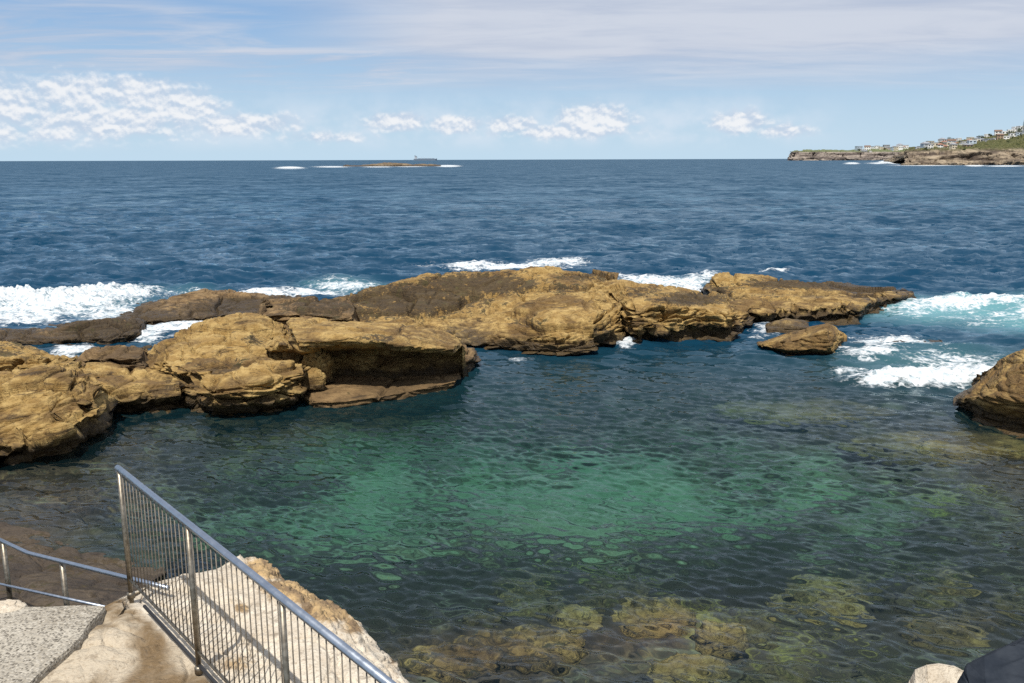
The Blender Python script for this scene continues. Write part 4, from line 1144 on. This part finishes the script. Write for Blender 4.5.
for (xx, Y, hgt, lab) in [(941, 1110, 9, 'round dark tree standing clear on the lower left of the skyline'), (978.5, 1120, 6.5, 'round dark tree on the skyline midway up the hill'),
                          (970, 1060, 6, 'bushy dark tree just left of the skyline tree midway up'), (1022, 1100, 13, 'broad dark tree on the hilltop at the right edge of the photo'),
                          (1006, 1050, 8, 'wide dark tree below the tall pine'), (985, 1000, 6, 'dark tree above the grass under the upper houses'), (962, 1010, 5, 'small dark tree among the middle houses'),
                          (930, 1000, 5.5, 'small dark tree among the lower houses at the hill foot'), (998, 1070, 7, 'dark tree between the upper houses left of the pine'),
                          (1016, 1010, 7.5, 'dark tree on the slope beneath the hilltop edge'), (950, 1050, 5, 'small round tree between the roofs near the hill foot'),
                          (921, 1020, 5, 'small tree at the left end of the hillside houses'), (852, 3040, 16, 'dark clump of trees at the left end of the far point houses'), (877, 3060, 11, 'dark tree in front of the far point houses'),
                          (895, 3060, 11, 'dark tree near the right end of the far point houses')]:
    tree(xx, Y, hgt, 'round', lab)

sp = empty('cargo_ship', (0, 0, 0)); pS = on_y(425.5, 160.2, 7000); sp.location = (pS[0], 7000, 0)
M_hull = flat_mat('ship_hull', (0.16, 0.21, 0.27), 0.6); M_sup = flat_mat('ship_superstructure', (0.42, 0.46, 0.50), 0.6)  # blue-grey haze of distance put into the ship's colours
m = MB(); L_ = 90
m.add([(-L_, -13, -3), (L_ * .86, -13, -3), (L_ * .97, 0, -3), (L_ * .86, 13, -3), (-L_, 13, -3), (-L_, -14, 13), (L_ * .88, -14, 13), (L_, 0, 16), (L_ * .88, 14, 13), (-L_, 14, 13)],
      [[4, 3, 2, 1, 0], [5, 6, 7, 8, 9], [0, 1, 6, 5], [1, 2, 7, 6], [2, 3, 8, 7], [3, 4, 9, 8], [4, 0, 5, 9]]); m.build('hull', M_hull, sp, False)
m = MB(); m.box((-74, 0, 22), (18, 24, 18)); m.box((-74, 0, 33), (12, 28, 4)); m.build('bridge', M_sup, sp, False)
m = MB(); m.tube([(-80, 0, 31), (-80, 0, 41)], 3.2, 8); m.build('funnel', M_hull, sp)
for k in range(5):
    m = MB(); m.box((-48 + k * 27, 0, 15), (18, 20, 4), 0, 0.5); m.build('hatch', M_hull, sp, False)
for k in range(4):
    m = MB(); m.tube([(-34 + k * 27, 0, 13), (-34 + k * 27, 0, 27)], 1.2, 6); m.build('deck_crane', M_sup, sp)
tag(sp, 'grey cargo ship on the horizon above the far reef', 'ship')

# ------------------------------------------------------------------ path slab and railings
def slab():
    e = [(-60, 606), (0, 607), (40, 605), (106, 604), (84, 630), (60, 656), (30, 684), (-30, 760), (-160, 800)]
    x, y = poly(e + [e[0]], 160)
    top = on_z(x, y, 2.53)[:-1]
    top[:, :2] += np.stack([perlin(top * 3.0, 5), perlin(top * 3.0, 6)], -1) * 0.05
    n = len(top); c = top.mean(0)
    V = [c]; rings = []
    for kk, dz in ((0.5, 0), (0.93, 0), (0.985, -0.004), (1.0, -0.03), (1.002, -0.16), (0.99, -0.5)):
        R = c + (top - c) * kk; R[:, 2] = 2.53 + dz + perlin(R * 2.2, 8) * 0.006
        rings.append(R)
    V = np.concatenate([[c]] + rings)
    Fs = [[0, 1 + i, 1 + (i + 1) % n] for i in range(n)]
    for r in range(len(rings) - 1):
        for i in range(n):
            a, b2 = 1 + r * n + i, 1 + r * n + (i + 1) % n
            Fs.append([a, a + n, b2 + n, b2])
    o = mesh_np('concrete_path', V, Fs, M_conc, shade=False)
    bmn = np.zeros(len(o.data.polygons) * 3); o.data.polygons.foreach_get('normal', bmn)
    if bmn[2::3].mean() < 0: o.data.flip_normals()
    tag(o, kind='structure')
slab()
c_ = on_z(1, 607, 2.53); tag(dome('stone', (c_[0], c_[1], 2.49), (0.17, 0.10, 0.075), 81, M_pale, 0.25), 'small pale rounded stone at the left end of the concrete path edge', 'stone')

M_bar = flat_mat('dull_bronze_bar', (0.15, 0.125, 0.095), 0.5, 0.25, 25)
ZT = 3.57
fe = empty('balustrade')
A = Vector(on_z(118, 468, ZT)); E_ = Vector(on_z(388, 683, ZT)); dv = (E_ - A).normalized(); B = A + dv * 6.2
fe.location = (A.x, A.y, ZP)
def local(v): return Vector(v) - Vector((A.x, A.y, ZP))
def along(d, z): p = A + dv * d; return local((p.x, p.y, z))
ln = (B - A).length
m = MB(); m.tube([along(-0.03, ZT - 0.002), along(-0.01, ZT), along(ln, ZT)], [0.017, 0.0245, 0.0245], 16); m.build('handrail', M_steel, fe)
d2 = (Vector(on_z(180, 525, ZT)) - A).length; d3 = (Vector(on_z(277, 600, ZT)) - A).length
posts = [0.02, d2, d3, d3 + (d3 - d2), d3 + 2 * (d3 - d2)]
ZB = ZP + 0.14
for i, dd_ in enumerate(posts):
    if dd_ > ln: continue
    m = MB(); m.tube([along(dd_, ZP - 0.15), along(dd_, ZT - 0.02)], 0.019, 12)
    po = m.build('post', M_post, fe)
    m = MB(); m.tube([along(dd_, ZP - 0.03), along(dd_, ZP + 0.015), along(dd_, ZP + 0.025)], [0.032, 0.032, 0.021], 14)
    m.build('base_flange', M_post, po)
m = MB(); m.tube([along(0.0, ZB), along(ln, ZB)], 0.012, 8); m.build('bottom_rail', M_post, fe)
m = MB(); m.tube([along(0.35, ZP + 0.03), along(ln, ZP + 0.03)], 0.014, 8); m.build('toe_rail', flat_mat('dark_steel', (0.03, 0.03, 0.032), 0.6), fe)
d = 0.10
while d < ln - 0.05:
    if min(abs(d - p) for p in posts) > 0.03:
        m = MB(); m.tube([along(d, ZB), along(d, ZT - 0.02)], 0.0043, 6); m.build('baluster', M_bar, fe)
    d += 0.080
tag(fe, 'steel balustrade with thin vertical balusters along the edge of the pale rock', 'railing')

st = empty('stair_handrail')
pa = [on_y(-60, 512, 9.6), on_y(28, 553, 8.7), on_y(128, 578, 7.35), on_y(168, 588, 6.95)]
pb = [on_y(-60, 571, 9.9), on_y(0, 584, 8.95), on_y(110, 608, 7.55)]
o0 = Vector(pa[1]); st.location = (o0.x, o0.y, 1.4)
def sl_(p): return Vector(p) - Vector((o0.x, o0.y, 1.4))
m = MB(); m.tube([sl_(p) for p in pa], 0.021, 12); m.build('handrail', M_steel, st)
m = MB(); m.tube([sl_(p) for p in pb], 0.014, 10); m.build('lower_rail', M_steel, st)
for (x, yt, Y) in ((3, 543, 8.95), (62, 562.5, 8.25), (-58, 515, 9.6)):
    top = on_y(x, yt, Y); m = MB()
    m.tube([sl_(top), sl_((top[0], top[1], 0.9))], 0.026, 12); m.build('post', M_post, st)
tag(st, 'low two-bar steel handrail of the steps going down behind the concrete path', 'railing')
